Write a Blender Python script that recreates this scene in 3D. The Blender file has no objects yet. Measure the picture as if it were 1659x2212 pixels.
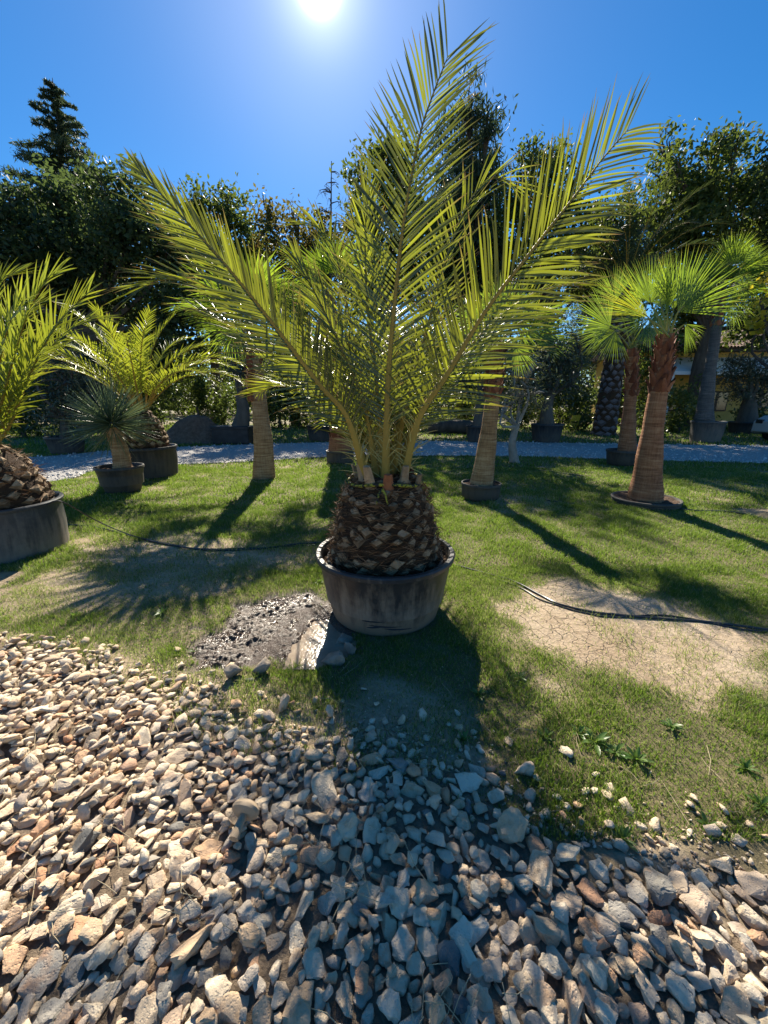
import bpy, bmesh, math, random
import numpy as np
from mathutils import Vector, Matrix, noise as mnoise

SC = bpy.context.scene
COL = SC.collection
R = math.radians

# ------------------------------------------------------------------ camera
PITCH = R(16.0)
CAMH = 1.5
FPX = 834.0                     # focal length in units of a 1659 x 2212 picture
cam_d = bpy.data.cameras.new('camera')
cam = bpy.data.objects.new('camera', cam_d)
COL.objects.link(cam)
cam.location = (0, 0, CAMH)
cam.rotation_euler = (R(90) - PITCH, 0, 0)
cam_d.sensor_fit = 'VERTICAL'
cam_d.sensor_height = 24.0
cam_d.lens = 24.0 * FPX / 2212.0
cam_d.clip_start = 0.02
cam_d.clip_end = 3000
SC.camera = cam

# ------------------------------------------------------------------ sky and sun
SUN_EL = R(37.8)
SUN_AZ = R(-7.2)                # from +Y towards +X
SUN_DIR = Vector((math.sin(SUN_AZ) * math.cos(SUN_EL), math.cos(SUN_AZ) * math.cos(SUN_EL), math.sin(SUN_EL)))
world = bpy.data.worlds.new('World')
SC.world = world
world.use_nodes = True
wn, wl = world.node_tree.nodes, world.node_tree.links
wn.clear()
sky = wn.new('ShaderNodeTexSky')
sky.sky_type = 'NISHITA'
sky.sun_disc = False
sky.sun_elevation = SUN_EL
sky.sun_rotation = SUN_AZ
sky.air_density = 1.0
sky.dust_density = 0.03
sky.ozone_density = 5.0
sky.altitude = 300
bgn = wn.new('ShaderNodeBackground')
bgn.inputs['Strength'].default_value = 0.064
wout = wn.new('ShaderNodeOutputWorld')
hs = wn.new('ShaderNodeHueSaturation'); hs.inputs['Saturation'].default_value = 1.28
wl.new(sky.outputs[0], hs.inputs['Color']); wl.new(hs.outputs[0], bgn.inputs[0])
# the bright aureole that surrounds the sun in a slightly dusty sky
tc = wn.new('ShaderNodeTexCoord')
nrmz = wn.new('ShaderNodeVectorMath'); nrmz.operation = 'NORMALIZE'
wl.new(tc.outputs['Generated'], nrmz.inputs[0])
dot = wn.new('ShaderNodeVectorMath'); dot.operation = 'DOT_PRODUCT'
dot.inputs[1].default_value = SUN_DIR
wl.new(nrmz.outputs[0], dot.inputs[0])
mx = wn.new('ShaderNodeMath'); mx.operation = 'MAXIMUM'; mx.inputs[1].default_value = 0
wl.new(dot.outputs['Value'], mx.inputs[0])
total = None
for pw, amp in ((6500, 10.0), (600, 0.28), (60, 0.11), (10, 0.045)):
    p_ = wn.new('ShaderNodeMath'); p_.operation = 'POWER'; p_.inputs[1].default_value = pw
    wl.new(mx.outputs[0], p_.inputs[0])
    m_ = wn.new('ShaderNodeMath'); m_.operation = 'MULTIPLY'; m_.inputs[1].default_value = amp
    wl.new(p_.outputs[0], m_.inputs[0])
    if total is None:
        total = m_
    else:
        a_ = wn.new('ShaderNodeMath'); a_.operation = 'ADD'
        wl.new(total.outputs[0], a_.inputs[0]); wl.new(m_.outputs[0], a_.inputs[1])
        total = a_
bg2 = wn.new('ShaderNodeBackground'); bg2.inputs['Color'].default_value = (1.0, 0.98, 0.95, 1)
wl.new(total.outputs[0], bg2.inputs['Strength'])
addw = wn.new('ShaderNodeAddShader')
wl.new(bgn.outputs[0], addw.inputs[0]); wl.new(bg2.outputs[0], addw.inputs[1])
wl.new(addw.outputs[0], wout.inputs[0])

sun_d = bpy.data.lights.new('sun', 'SUN')
sun_d.energy = 5.0
sun_d.angle = R(0.53)
sun_d.color = (1.0, 0.91, 0.76)
sun = bpy.data.objects.new('sun', sun_d)
COL.objects.link(sun)
sun.rotation_euler = SUN_DIR.to_track_quat('Z', 'Y').to_euler()
sun.location = SUN_DIR * 40

SC.view_settings.view_transform = 'Standard'
SC.view_settings.look = 'None'
SC.view_settings.exposure = 1.15
SC.view_settings.gamma = 1.0
SC.cycles.max_bounces = 6
SC.cycles.diffuse_bounces = 2
SC.cycles.glossy_bounces = 2
SC.cycles.transmission_bounces = 4
SC.cycles.transparent_max_bounces = 4
SC.cycles.sample_clamp_indirect = 6.0
SC.cycles.use_denoising = True

# ------------------------------------------------------------------ placing helpers
CP, SP = math.cos(PITCH), math.sin(PITCH)
def ray(px, py):
    u = (px - 829.5) / FPX
    v = -(py - 1106.0) / FPX
    return Vector((u, CP + SP * v, -SP + CP * v))
def at(px, py, Y):
    d = ray(px, py)
    return Vector((0, 0, CAMH)) + d * (Y / d.y)
def gp(px, py, z=0.0):
    d = ray(px, py)
    t = (z - CAMH) / d.z
    return Vector((d.x * t, d.y * t, z))
def proj(P):
    P = np.asarray(P, float)
    x, y, z = P[..., 0], P[..., 1], P[..., 2] - CAMH
    f = y * CP - z * SP
    u = y * SP + z * CP
    return 829.5 + FPX * x / f, 1106 - FPX * u / f, f
def pxm(r, Y):                   # radius in picture units -> metres at distance Y
    return r * Y / FPX

# ------------------------------------------------------------------ numpy noise
def vnoise(x, y, seed=0):
    x = np.asarray(x, float); y = np.asarray(y, float)
    xi = np.floor(x).astype(np.int64); yi = np.floor(y).astype(np.int64)
    fx, fy = x - xi, y - yi
    fx = fx * fx * (3 - 2 * fx); fy = fy * fy * (3 - 2 * fy)
    def h(a, b):
        n = (a * 374761393 + b * 668265263 + seed * 1274126177) & 0xffffffff
        n = ((n ^ (n >> 13)) * 1274126177) & 0xffffffff
        return ((n ^ (n >> 16)) & 0xffff) / 65535.0
    return (h(xi, yi) * (1 - fx) + h(xi + 1, yi) * fx) * (1 - fy) + (h(xi, yi + 1) * (1 - fx) + h(xi + 1, yi + 1) * fx) * fy
def fbm(x, y, seed=0, oct=4):
    s, a, t = 0, 1.0, 0
    for o in range(oct):
        s = s + a * vnoise(np.asarray(x) * 2 ** o, np.asarray(y) * 2 ** o, seed + o * 17)
        t += a; a *= 0.5
    return s / t
def sstep(a, b, x):
    t = np.clip((x - a) / (b - a), 0, 1)
    return t * t * (3 - 2 * t)
def poly_sd(x, y, poly):         # signed distance, positive inside
    x = np.asarray(x, float); y = np.asarray(y, float)
    d = np.full(x.shape, 1e9); inside = np.zeros(x.shape, bool)
    n = len(poly)
    for i in range(n):
        x0, y0 = poly[i][0], poly[i][1]; x1, y1 = poly[(i + 1) % n][0], poly[(i + 1) % n][1]
        ex, ey = x1 - x0, y1 - y0
        t = np.clip(((x - x0) * ex + (y - y0) * ey) / (ex * ex + ey * ey + 1e-12), 0, 1)
        d = np.minimum(d, np.hypot(x - x0 - ex * t, y - y0 - ey * t))
        c = (y0 > y) != (y1 > y)
        with np.errstate(divide='ignore', invalid='ignore'):
            xx = (x1 - x0) * (y - y0) / (y1 - y0 + 1e-15) + x0
        inside ^= c & (x < xx)
    return np.where(inside, d, -d)
def gpoly(pts):
    return [tuple(gp(a, b)[:2]) for a, b in pts]

# ------------------------------------------------------------------ object helpers
def tag(o, label=None, cat=None, group=None, kind=None):
    if label: o['label'] = label
    if cat: o['category'] = cat
    if group: o['group'] = group
    if kind: o['kind'] = kind
    return o
def empty(name, loc, label=None, cat=None, group=None, rz=0):
    o = bpy.data.objects.new(name, None)
    o.empty_display_size = 0.1
    COL.objects.link(o)
    o.location = loc
    o.rotation_euler = (0, 0, rz)
    return tag(o, label, cat, group)
def link(name, me, mat=None, parent=None, keep=True):
    """meshes are written in world space; a child gets the inverse of its parent's place"""
    o = bpy.data.objects.new(name, me)
    if mat is not None and len(me.materials) == 0:
        me.materials.append(mat)
    COL.objects.link(o)
    if parent is not None:
        o.parent = parent
        if keep:
            o.matrix_parent_inverse = world_matrix(parent).inverted()
    return o
def world_matrix(o):
    m = Matrix.LocRotScale(o.location, o.rotation_euler, o.scale)
    if o.parent is not None:
        return world_matrix(o.parent) @ o.matrix_parent_inverse @ m
    return m
def np_mesh(name, V, F, smooth=False, **attrs):
    """V (n,3); F (m,3|4) int array; attrs: name -> array (len m: FACE, len n: POINT)"""
    V = np.ascontiguousarray(V, dtype=np.float32).reshape(-1, 3)
    F = np.ascontiguousarray(F, dtype=np.int32)
    k = F.shape[1]; m = len(F)
    me = bpy.data.meshes.new(name)
    me.vertices.add(len(V)); me.vertices.foreach_set('co', V.ravel())
    me.loops.add(m * k); me.loops.foreach_set('vertex_index', F.ravel())
    me.polygons.add(m)
    me.polygons.foreach_set('loop_start', np.arange(0, m * k, k, dtype=np.int32))
    me.polygons.foreach_set('loop_total', np.full(m, k, dtype=np.int32))
    if smooth:
        me.polygons.foreach_set('use_smooth', np.ones(m, dtype=bool))
    for an, arr in attrs.items():
        arr = np.asarray(arr, dtype=np.float32)
        dom = 'FACE' if len(arr) == m and len(arr) != len(V) else 'POINT'
        a = me.attributes.new(an, 'FLOAT', dom)
        a.data.foreach_set('value', arr)
    me.update(calc_edges=True)
    return me
class MB:
    """collects shapes in world space for one mesh"""
    def __init__(s): s.v = []; s.f = []; s.r = []
    def add(s, vs, fs, rnd=0.5):
        b = len(s.v)
        s.v += [tuple(p) for p in vs]
        s.f += [tuple(b + i for i in f) for f in fs]
        s.r += [rnd] * len(fs)
    def tube(s, pts, rad, n=8, rnd=0.5, cap=True, flat=1.0, up=None):
        pts = [Vector(p) for p in pts]
        if not hasattr(rad, '__len__'): rad = [rad] * len(pts)
        vs = []; fs = []
        prev = None
        for i, p in enumerate(pts):
            t = (pts[min(i + 1, len(pts) - 1)] - pts[max(i - 1, 0)]).normalized()
            ref = up if up is not None else (prev if prev is not None else (Vector((0, 0, 1)) if abs(t.z) < 0.9 else Vector((1, 0, 0))))
            a = t.cross(ref)
            if a.length < 1e-5: a = t.orthogonal()
            a.normalize(); b = a.cross(t).normalized()
            prev = b
            for k in range(n):
                an = 2 * math.pi * k / n
                vs.append(p + a * math.cos(an) * rad[i] + b * math.sin(an) * rad[i] * flat)
        for i in range(len(pts) - 1):
            for k in range(n):
                k2 = (k + 1) % n
                fs.append((i * n + k, i * n + k2, (i + 1) * n + k2, (i + 1) * n + k))
        if cap:
            fs.append(tuple(range(n - 1, -1, -1)))
            fs.append(tuple((len(pts) - 1) * n + k for k in range(n)))
        s.add(vs, fs, rnd)
    def lathe(s, prof, c, n=48, rnd=0.5, wob=0.0, seed=0, closed=False):
        vs = []; fs = []
        for (r, z) in prof:
            for k in range(n):
                an = 2 * math.pi * k / n
                rr = r * (1 + wob * math.sin(2 * an + seed) + wob * 0.5 * math.sin(5 * an + seed * 2 + z * 4))
                vs.append((c[0] + rr * math.cos(an), c[1] + rr * math.sin(an), c[2] + z))
        m = len(prof)
        for i in range(m - 1 if not closed else m):
            j = (i + 1) % m
            for k in range(n):
                k2 = (k + 1) % n
                fs.append((i * n + k, i * n + k2, j * n + k2, j * n + k))
        s.add(vs, fs, rnd)
    def box(s, lo, hi, rnd=0.5, M=None):
        x0, y0, z0 = lo; x1, y1, z1 = hi
        vs = [Vector(p) for p in ((x0, y0, z0), (x1, y0, z0), (x1, y1, z0), (x0, y1, z0), (x0, y0, z1), (x1, y0, z1), (x1, y1, z1), (x0, y1, z1))]
        if M is not None: vs = [M @ p for p in vs]
        s.add(vs, [(3, 2, 1, 0), (4, 5, 6, 7), (0, 1, 5, 4), (1, 2, 6, 5), (2, 3, 7, 6), (3, 0, 4, 7)], rnd)
    def build(s, name, mat, parent=None, smooth=True, kind=None, bevel=0):
        me = bpy.data.meshes.new(name)
        me.from_pydata(s.v, [], s.f)
        a = me.attributes.new('rnd', 'FLOAT', 'FACE')
        a.data.foreach_set('value', np.array(s.r, dtype=np.float32))
        if smooth:
            me.polygons.foreach_set('use_smooth', np.ones(len(s.f), dtype=bool))
            try: me.set_sharp_from_angle(angle=R(40))
            except Exception: pass
        me.update()
        o = link(name, me, mat, parent)
        if bevel:
            b = o.modifiers.new('bevel', 'BEVEL'); b.width = bevel; b.segments = 2; b.limit_method = 'ANGLE'
        if kind: o['kind'] = kind
        return o
def spline(ctrl, n):
    P = [Vector(p) for p in ctrl]
    P = [P[0] * 2 - P[1]] + P + [P[-1] * 2 - P[-2]]
    segs = len(P) - 3
    out = []
    for i in range(n):
        u = i / (n - 1) * segs
        k = min(int(u), segs - 1); t = u - k
        a, b, c, d = P[k:k + 4]
        out.append(0.5 * ((2 * b) + (c - a) * t + (2 * a - 5 * b + 4 * c - d) * t * t + (3 * b - a - 3 * c + d) * t ** 3))
    # even out the spacing
    L = [0]
    for i in range(1, n): L.append(L[-1] + (out[i] - out[i - 1]).length)
    res = []; j = 0
    for i in range(n):
        s = L[-1] * i / (n - 1)
        while j < n - 2 and L[j + 1] < s: j += 1
        t = (s - L[j]) / max(L[j + 1] - L[j], 1e-9)
        res.append(out[j].lerp(out[j + 1], t))
    return res

# ------------------------------------------------------------------ materials
def newmat(name):
    m = bpy.data.materials.new(name); m.use_nodes = True
    nt = m.node_tree; nt.nodes.clear()
    out = nt.nodes.new('ShaderNodeOutputMaterial')
    return m, nt.nodes, nt.links, out
def N(nodes, t, **kw):
    n = nodes.new(t)
    for k, v in kw.items(): setattr(n, k, v)
    return n
def ramp(nodes, links, src, stops):
    r = nodes.new('ShaderNodeValToRGB')
    while len(r.color_ramp.elements) < len(stops): r.color_ramp.elements.new(0.5)
    for e, (p, c) in zip(r.color_ramp.elements, stops):
        e.position = p; e.color = tuple(c) + ((1,) if len(c) == 3 else ())
    links.new(src, r.inputs[0]); return r
def mixc(nodes, links, fac, a, b, mode='MIX'):
    m = nodes.new('ShaderNodeMix'); m.data_type = 'RGBA'; m.blend_type = mode
    for sock, v in ((m.inputs[0], fac), (m.inputs[6], a), (m.inputs[7], b)):
        if hasattr(v, 'links') or isinstance(v, bpy.types.NodeSocket): links.new(v, sock)
        elif isinstance(v, (int, float)): sock.default_value = v
        else: sock.default_value = tuple(v) + ((1,) if len(v) == 3 else ())
    return m.outputs[2]
def mathn(nodes, links, op, a, b=None, clamp=False):
    m = nodes.new('ShaderNodeMath'); m.operation = op; m.use_clamp = clamp
    for i, v in enumerate((a, b)):
        if v is None: continue
        if isinstance(v, bpy.types.NodeSocket): links.new(v, m.inputs[i])
        else: m.inputs[i].default_value = v
    return m.outputs[0]
def attr(nodes, name):
    a = nodes.new('ShaderNodeAttribute'); a.attribute_name = name; return a.outputs['Fac']
def texn(nodes, links, scale, detail=4, rough=0.6, vec=None, typ='NOISE'):
    if typ == 'NOISE':
        t = nodes.new('ShaderNodeTexNoise'); t.inputs['Scale'].default_value = scale
        t.inputs['Detail'].default_value = detail; t.inputs['Roughness'].default_value = rough
    else:
        t = nodes.new('ShaderNodeTexVoronoi'); t.inputs['Scale'].default_value = scale; t.feature = typ
    if vec is not None: links.new(vec, t.inputs['Vector'])
    return t
def bump(nodes, links, h, strength=0.5, dist=0.02, nrm=None):
    b = nodes.new('ShaderNodeBump'); b.inputs['Strength'].default_value = strength; b.inputs['Distance'].default_value = dist
    links.new(h, b.inputs['Height'])
    if nrm is not None: links.new(nrm, b.inputs['Normal'])
    return b.outputs[0]
def geo_pos(nodes): return nodes.new('ShaderNodeNewGeometry').outputs['Position']
def obj_pos(nodes): return nodes.new('ShaderNodeTexCoord').outputs['Object']

def leaf_mat(name, stops, trans, tfac=0.45, rough=0.45, spec=0.5, tip=None, tip_start=0.8, tvar=0.0):
    m, n, l, out = newmat(name)
    r = attr(n, 'rnd')
    c = ramp(n, l, r, stops).outputs[0]
    tcol = mixc(n, l, 0.5, c, trans)
    t2 = N(n, 'ShaderNodeMix'); t2.data_type = 'RGBA'
    if tip is not None:
        t = attr(n, 'tip')
        j = mathn(n, l, 'MULTIPLY', r, 0.35)
        t = mathn(n, l, 'ADD', t, j)
        mr = N(n, 'ShaderNodeMapRange'); l.new(t, mr.inputs[0])
        mr.inputs[1].default_value = tip_start; mr.inputs[2].default_value = tip_start + 0.3
        c = mixc(n, l, mr.outputs[0], c, tip)
        tcol = mixc(n, l, mr.outputs[0], tcol, tip)
    b = N(n, 'ShaderNodeBsdfPrincipled')
    l.new(c, b.inputs['Base Color']); b.inputs['Roughness'].default_value = rough
    b.inputs['Specular IOR Level'].default_value = spec
    tr = N(n, 'ShaderNodeBsdfTranslucent'); l.new(tcol, tr.inputs[0])
    ms = N(n, 'ShaderNodeMixShader'); ms.inputs[0].default_value = tfac
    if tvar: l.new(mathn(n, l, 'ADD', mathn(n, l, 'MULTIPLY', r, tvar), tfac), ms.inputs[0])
    l.new(b.outputs[0], ms.inputs[1]); l.new(tr.outputs[0], ms.inputs[2])
    l.new(ms.outputs[0], out.inputs[0])
    return m
def solid_mat(name, stops, scale=8, rough=0.8, bump_s=0.4, bump_d=0.01, bscale=None, spec=0.3, use_rnd=False, stretch=None, metallic=0.0):
    m, n, l, out = newmat(name)
    p = geo_pos(n)
    if stretch is not None:
        mp = N(n, 'ShaderNodeMapping'); l.new(p, mp.inputs[0]); mp.inputs['Scale'].default_value = stretch
        p = mp.outputs[0]
    t = texn(n, l, scale, 6, 0.65, p)
    f = t.outputs['Fac']
    if use_rnd:
        r = mathn(n, l, 'SUBTRACT', attr(n, 'rnd'), 0.5)
        oi = N(n, 'ShaderNodeObjectInfo')
        f = mathn(n, l, 'ADD', f, mathn(n, l, 'MULTIPLY', r, 0.6))
    c = ramp(n, l, f, stops).outputs[0]
    b = N(n, 'ShaderNodeBsdfPrincipled'); l.new(c, b.inputs['Base Color'])
    b.inputs['Roughness'].default_value = rough; b.inputs['Specular IOR Level'].default_value = spec
    b.inputs['Metallic'].default_value = metallic
    if bump_s:
        t2 = texn(n, l, bscale or scale * 3, 8, 0.7, p)
        l.new(bump(n, l, t2.outputs['Fac'], bump_s, bump_d), b.inputs['Normal'])
    l.new(b.outputs[0], out.inputs[0])
    return m

M = {}
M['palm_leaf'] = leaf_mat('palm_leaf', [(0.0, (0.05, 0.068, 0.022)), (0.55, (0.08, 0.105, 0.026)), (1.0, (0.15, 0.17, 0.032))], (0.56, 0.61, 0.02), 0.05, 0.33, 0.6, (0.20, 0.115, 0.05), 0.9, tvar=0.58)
M['palm_leaf_far'] = leaf_mat('palm_leaf_far', [(0.0, (0.07, 0.11, 0.022)), (0.6, (0.12, 0.17, 0.025)), (1.0, (0.22, 0.22, 0.03))], (0.60, 0.66, 0.03), 0.45, 0.36, 0.6, (0.25, 0.16, 0.05), 1.02)
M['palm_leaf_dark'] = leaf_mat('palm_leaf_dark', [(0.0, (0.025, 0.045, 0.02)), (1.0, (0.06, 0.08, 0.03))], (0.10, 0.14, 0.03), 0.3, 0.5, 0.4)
M['fan_leaf'] = leaf_mat('fan_leaf', [(0.0, (0.035, 0.09, 0.022)), (0.6, (0.07, 0.145, 0.028)), (0.85, (0.14, 0.20, 0.03)), (1.0, (0.46, 0.32, 0.03))], (0.50, 0.68, 0.03), 0.16, 0.34, 0.6, (0.40, 0.26, 0.07), 1.05, tvar=0.55)
M['yucca_leaf'] = leaf_mat('yucca_leaf', [(0.0, (0.055, 0.10, 0.07)), (0.8, (0.10, 0.155, 0.095)), (1.0, (0.2, 0.2, 0.08))], (0.25, 0.33, 0.12), 0.25, 0.4, 0.5)
M['rachis'] = solid_mat('rachis', [(0.2, (0.24, 0.16, 0.03)), (0.8, (0.44, 0.29, 0.05))], 6, 0.62, 0.1, 0.003)
M['fan_petiole'] = solid_mat('fan_petiole', [(0.2, (0.14, 0.19, 0.04)), (0.8, (0.34, 0.28, 0.07))], 6, 0.45, 0.1, 0.003)
M['thorn'] = solid_mat('thorn', [(0.2, (0.35, 0.30, 0.09)), (0.8, (0.5, 0.42, 0.16))], 6, 0.5, 0)
M['oak_leaf'] = leaf_mat('oak_leaf', [(0.0, (0.022, 0.042, 0.014)), (0.7, (0.05, 0.085, 0.022)), (1.0, (0.12, 0.13, 0.03))], (0.26, 0.33, 0.04), 0.42, 0.55, 0.35)
M['oak_leaf_blue'] = leaf_mat('oak_leaf_blue', [(0.0, (0.018, 0.036, 0.02)), (0.7, (0.04, 0.07, 0.03)), (1.0, (0.08, 0.11, 0.03))], (0.20, 0.28, 0.06), 0.42, 0.55, 0.35)
M['brown_leaf'] = leaf_mat('brown_leaf', [(0.0, (0.03, 0.05, 0.015)), (0.55, (0.07, 0.085, 0.02)), (0.85, (0.16, 0.11, 0.04)), (1.0, (0.22, 0.08, 0.03))], (0.34, 0.28, 0.05), 0.4, 0.55, 0.3)
M['needle'] = leaf_mat('needle', [(0.0, (0.02, 0.04, 0.024)), (1.0, (0.055, 0.085, 0.045))], (0.14, 0.20, 0.07), 0.3, 0.6, 0.3)
M['olive_leaf'] = leaf_mat('olive_leaf', [(0.0, (0.04, 0.055, 0.035)), (0.8, (0.085, 0.105, 0.065)), (1.0, (0.16, 0.18, 0.10))], (0.18, 0.22, 0.09), 0.25, 0.4, 0.5)
M['yellow_leaf'] = leaf_mat('yellow_leaf', [(0.0, (0.25, 0.24, 0.02)), (1.0, (0.52, 0.40, 0.03))], (0.85, 0.72, 0.04), 0.5, 0.5, 0.4)
M['hedge_leaf'] = leaf_mat('hedge_leaf', [(0.0, (0.025, 0.05, 0.016)), (0.8, (0.06, 0.10, 0.026)), (1.0, (0.14, 0.17, 0.04))], (0.25, 0.34, 0.05), 0.35, 0.4, 0.5)
M['grass'] = leaf_mat('grass', [(0.0, (0.055, 0.10, 0.015)), (0.6, (0.105, 0.16, 0.024)), (0.82, (0.15, 0.20, 0.04)), (0.92, (0.30, 0.27, 0.12)), (1.0, (0.46, 0.38, 0.22))], (0.36, 0.58, 0.05), 0.42, 0.45, 0.35)
M['weed'] = leaf_mat('weed', [(0.0, (0.06, 0.13, 0.025)), (1.0, (0.13, 0.20, 0.05))], (0.32, 0.52, 0.06), 0.35, 0.4, 0.5)
M['straw'] = solid_mat('straw', [(0.2, (0.30, 0.23, 0.13)), (0.8, (0.5, 0.42, 0.27))], 5, 0.7, 0)
M['bark'] = solid_mat('bark', [(0.25, (0.045, 0.037, 0.03)), (0.75, (0.13, 0.11, 0.09))], 7, 0.9, 0.9, 0.03, 14, stretch=(1, 1, 0.3))
M['olive_bark'] = solid_mat('olive_bark', [(0.25, (0.07, 0.06, 0.048)), (0.75, (0.17, 0.145, 0.115))], 6, 0.9, 0.9, 0.03, 12, stretch=(1, 1, 0.35))
M['pale_bark'] = solid_mat('pale_bark', [(0.25, (0.20, 0.19, 0.165)), (0.75, (0.40, 0.37, 0.32))], 6, 0.9, 0.7, 0.02, 14)
M['dead_twig'] = solid_mat('dead_twig', [(0.25, (0.08, 0.07, 0.06)), (0.75, (0.16, 0.14, 0.12))], 6, 0.9, 0)
M['boot'] = solid_mat('boot', [(0.2, (0.10, 0.032, 0.016)), (0.6, (0.22, 0.075, 0.035)), (0.9, (0.34, 0.15, 0.07))], 9, 0.75, 0.6, 0.01, 40, use_rnd=True)
M['boot_pale'] = solid_mat('boot_pale', [(0.2, (0.14, 0.085, 0.045)), (0.55, (0.29, 0.195, 0.11)), (0.9, (0.46, 0.34, 0.215))], 22, 0.85, 0.8, 0.012, 45, use_rnd=True)
M['scale_old'] = solid_mat('scale_old', [(0.2, (0.10, 0.08, 0.075)), (0.8, (0.22, 0.175, 0.165))], 7, 0.9, 0.8, 0.02, 20, use_rnd=True)
M['fibre_core'] = solid_mat('fibre_core', [(0.25, (0.028, 0.017, 0.010)), (0.75, (0.10, 0.058, 0.032))], 25, 0.95, 1.0, 0.02, 60)
M['fibre'] = leaf_mat('fibre', [(0.0, (0.07, 0.038, 0.02)), (0.7, (0.16, 0.09, 0.045)), (1.0, (0.34, 0.2, 0.11))], (0.3, 0.16, 0.07), 0.15, 0.7, 0.2)
M['soil'] = solid_mat('soil', [(0.3, (0.05, 0.032, 0.02)), (0.7, (0.17, 0.105, 0.065))], 40, 0.95, 1.0, 0.03, 55)
M['rope'] = solid_mat('rope', [(0.47, (0.02, 0.02, 0.015)), (0.52, (0.32, 0.30, 0.03))], 28, 0.6, 0)
M['hose'] = solid_mat('hose', [(0.3, (0.012, 0.013, 0.015)), (0.7, (0.035, 0.036, 0.04))], 9, 0.35, 0.1, 0.003, spec=0.5)
M['black_plastic'] = solid_mat('black_plastic', [(0.3, (0.012, 0.014, 0.017)), (0.7, (0.04, 0.042, 0.046))], 5, 0.5, 0.15, 0.004, 40)

def pot_mat(name, dark, mid, dusty, h):
    """weathered black plastic with dried mud splashed up its lower half"""
    m, n, l, out = newmat(name)
    p = obj_pos(n)
    sx = N(n, 'ShaderNodeSeparateXYZ'); l.new(p, sx.inputs[0])
    n1 = texn(n, l, 3.2, 7, 0.68, p); n2 = texn(n, l, 26, 6, 0.7, p)
    mp = N(n, 'ShaderNodeMapping'); l.new(p, mp.inputs[0]); mp.inputs['Scale'].default_value = (9, 9, 1.3)
    n3 = texn(n, l, 2.0, 5, 0.6, mp.outputs[0])
    base = ramp(n, l, n1.outputs['Fac'], [(0.35, dark), (0.65, mid)]).outputs[0]
    hz = N(n, 'ShaderNodeMapRange'); l.new(sx.outputs[2], hz.inputs[0])
    hz.inputs[1].default_value = h * 1.0; hz.inputs[2].default_value = 0.0
    hz.inputs[3].default_value = -0.18; hz.inputs[4].default_value = 0.32
    f = mathn(n, l, 'ADD', n3.outputs['Fac'], hz.outputs[0])
    f = mathn(n, l, 'ADD', f, mathn(n, l, 'MULTIPLY', mathn(n, l, 'SUBTRACT', n2.outputs['Fac'], 0.5), 0.35))
    fr = ramp(n, l, f, [(0.40, (0, 0, 0)), (0.78, (0.9, 0.9, 0.9))]).outputs[0]
    c = mixc(n, l, fr, base, dusty)
    b = N(n, 'ShaderNodeBsdfPrincipled'); l.new(c, b.inputs['Base Color'])
    rr = mathn(n, l, 'ADD', mathn(n, l, 'MULTIPLY', fr, 0.35), 0.42)
    l.new(rr, b.inputs['Roughness']); b.inputs['Specular IOR Level'].default_value = 0.4
    l.new(bump(n, l, n2.outputs['Fac'], 0.25, 0.006), b.inputs['Normal'])
    l.new(b.outputs[0], out.inputs[0])
    return m
M['pot_main'] = pot_mat('pot_main', (0.02, 0.022, 0.025), (0.05, 0.05, 0.05), (0.25, 0.205, 0.155), 0.5)
M['pot_left'] = pot_mat('pot_left', (0.025, 0.028, 0.032), (0.065, 0.07, 0.075), (0.19, 0.17, 0.14), 0.5)
M['pot_far'] = pot_mat('pot_far', (0.012, 0.015, 0.019), (0.03, 0.034, 0.04), (0.09, 0.08, 0.065), 0.8)
M['pot_grey'] = pot_mat('pot_grey', (0.035, 0.04, 0.045), (0.085, 0.09, 0.095), (0.16, 0.145, 0.12), 1.0)

def trunk_mat(name, c0, c1, c2, ring=38.0):
    """fan palm trunk: fine leaf-scar rings with short vertical cracks"""
    m, n, l, out = newmat(name)
    p = obj_pos(n)
    mp = N(n, 'ShaderNodeMapping'); l.new(p, mp.inputs[0]); mp.inputs['Scale'].default_value = (3, 3, ring)
    t = texn(n, l, 1.0, 5, 0.7, mp.outputs[0])
    mp2 = N(n, 'ShaderNodeMapping'); l.new(p, mp2.inputs[0]); mp2.inputs['Scale'].default_value = (52, 52, 4)
    t2 = texn(n, l, 1.0, 3, 0.6, mp2.outputs[0])
    big = texn(n, l, 2.2, 3, 0.5, p)
    f = mathn(n, l, 'ADD', mathn(n, l, 'MULTIPLY', t.outputs['Fac'], 0.65), mathn(n, l, 'MULTIPLY', t2.outputs['Fac'], 0.25))
    f = mathn(n, l, 'ADD', f, mathn(n, l, 'MULTIPLY', big.outputs['Fac'], 0.15))
    c = ramp(n, l, f, [(0.36, c0), (0.52, c1), (0.68, c2)]).outputs[0]
    b = N(n, 'ShaderNodeBsdfPrincipled'); l.new(c, b.inputs['Base Color']); b.inputs['Roughness'].default_value = 0.85
    b.inputs['Specular IOR Level'].default_value = 0.25
    l.new(bump(n, l, f, 0.9, 0.012), b.inputs['Normal'])
    l.new(b.outputs[0], out.inputs[0])
    return m
M['trunk_tan'] = trunk_mat('trunk_tan', (0.12, 0.06, 0.028), (0.34, 0.20, 0.095), (0.55, 0.38, 0.21))
M['trunk_brown'] = trunk_mat('trunk_brown', (0.10, 0.038, 0.02), (0.29, 0.135, 0.068), (0.46, 0.265, 0.145))
M['trunk_grey'] = trunk_mat('trunk_grey', (0.06, 0.058, 0.055), (0.115, 0.108, 0.10), (0.18, 0.17, 0.155), 20)

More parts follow.
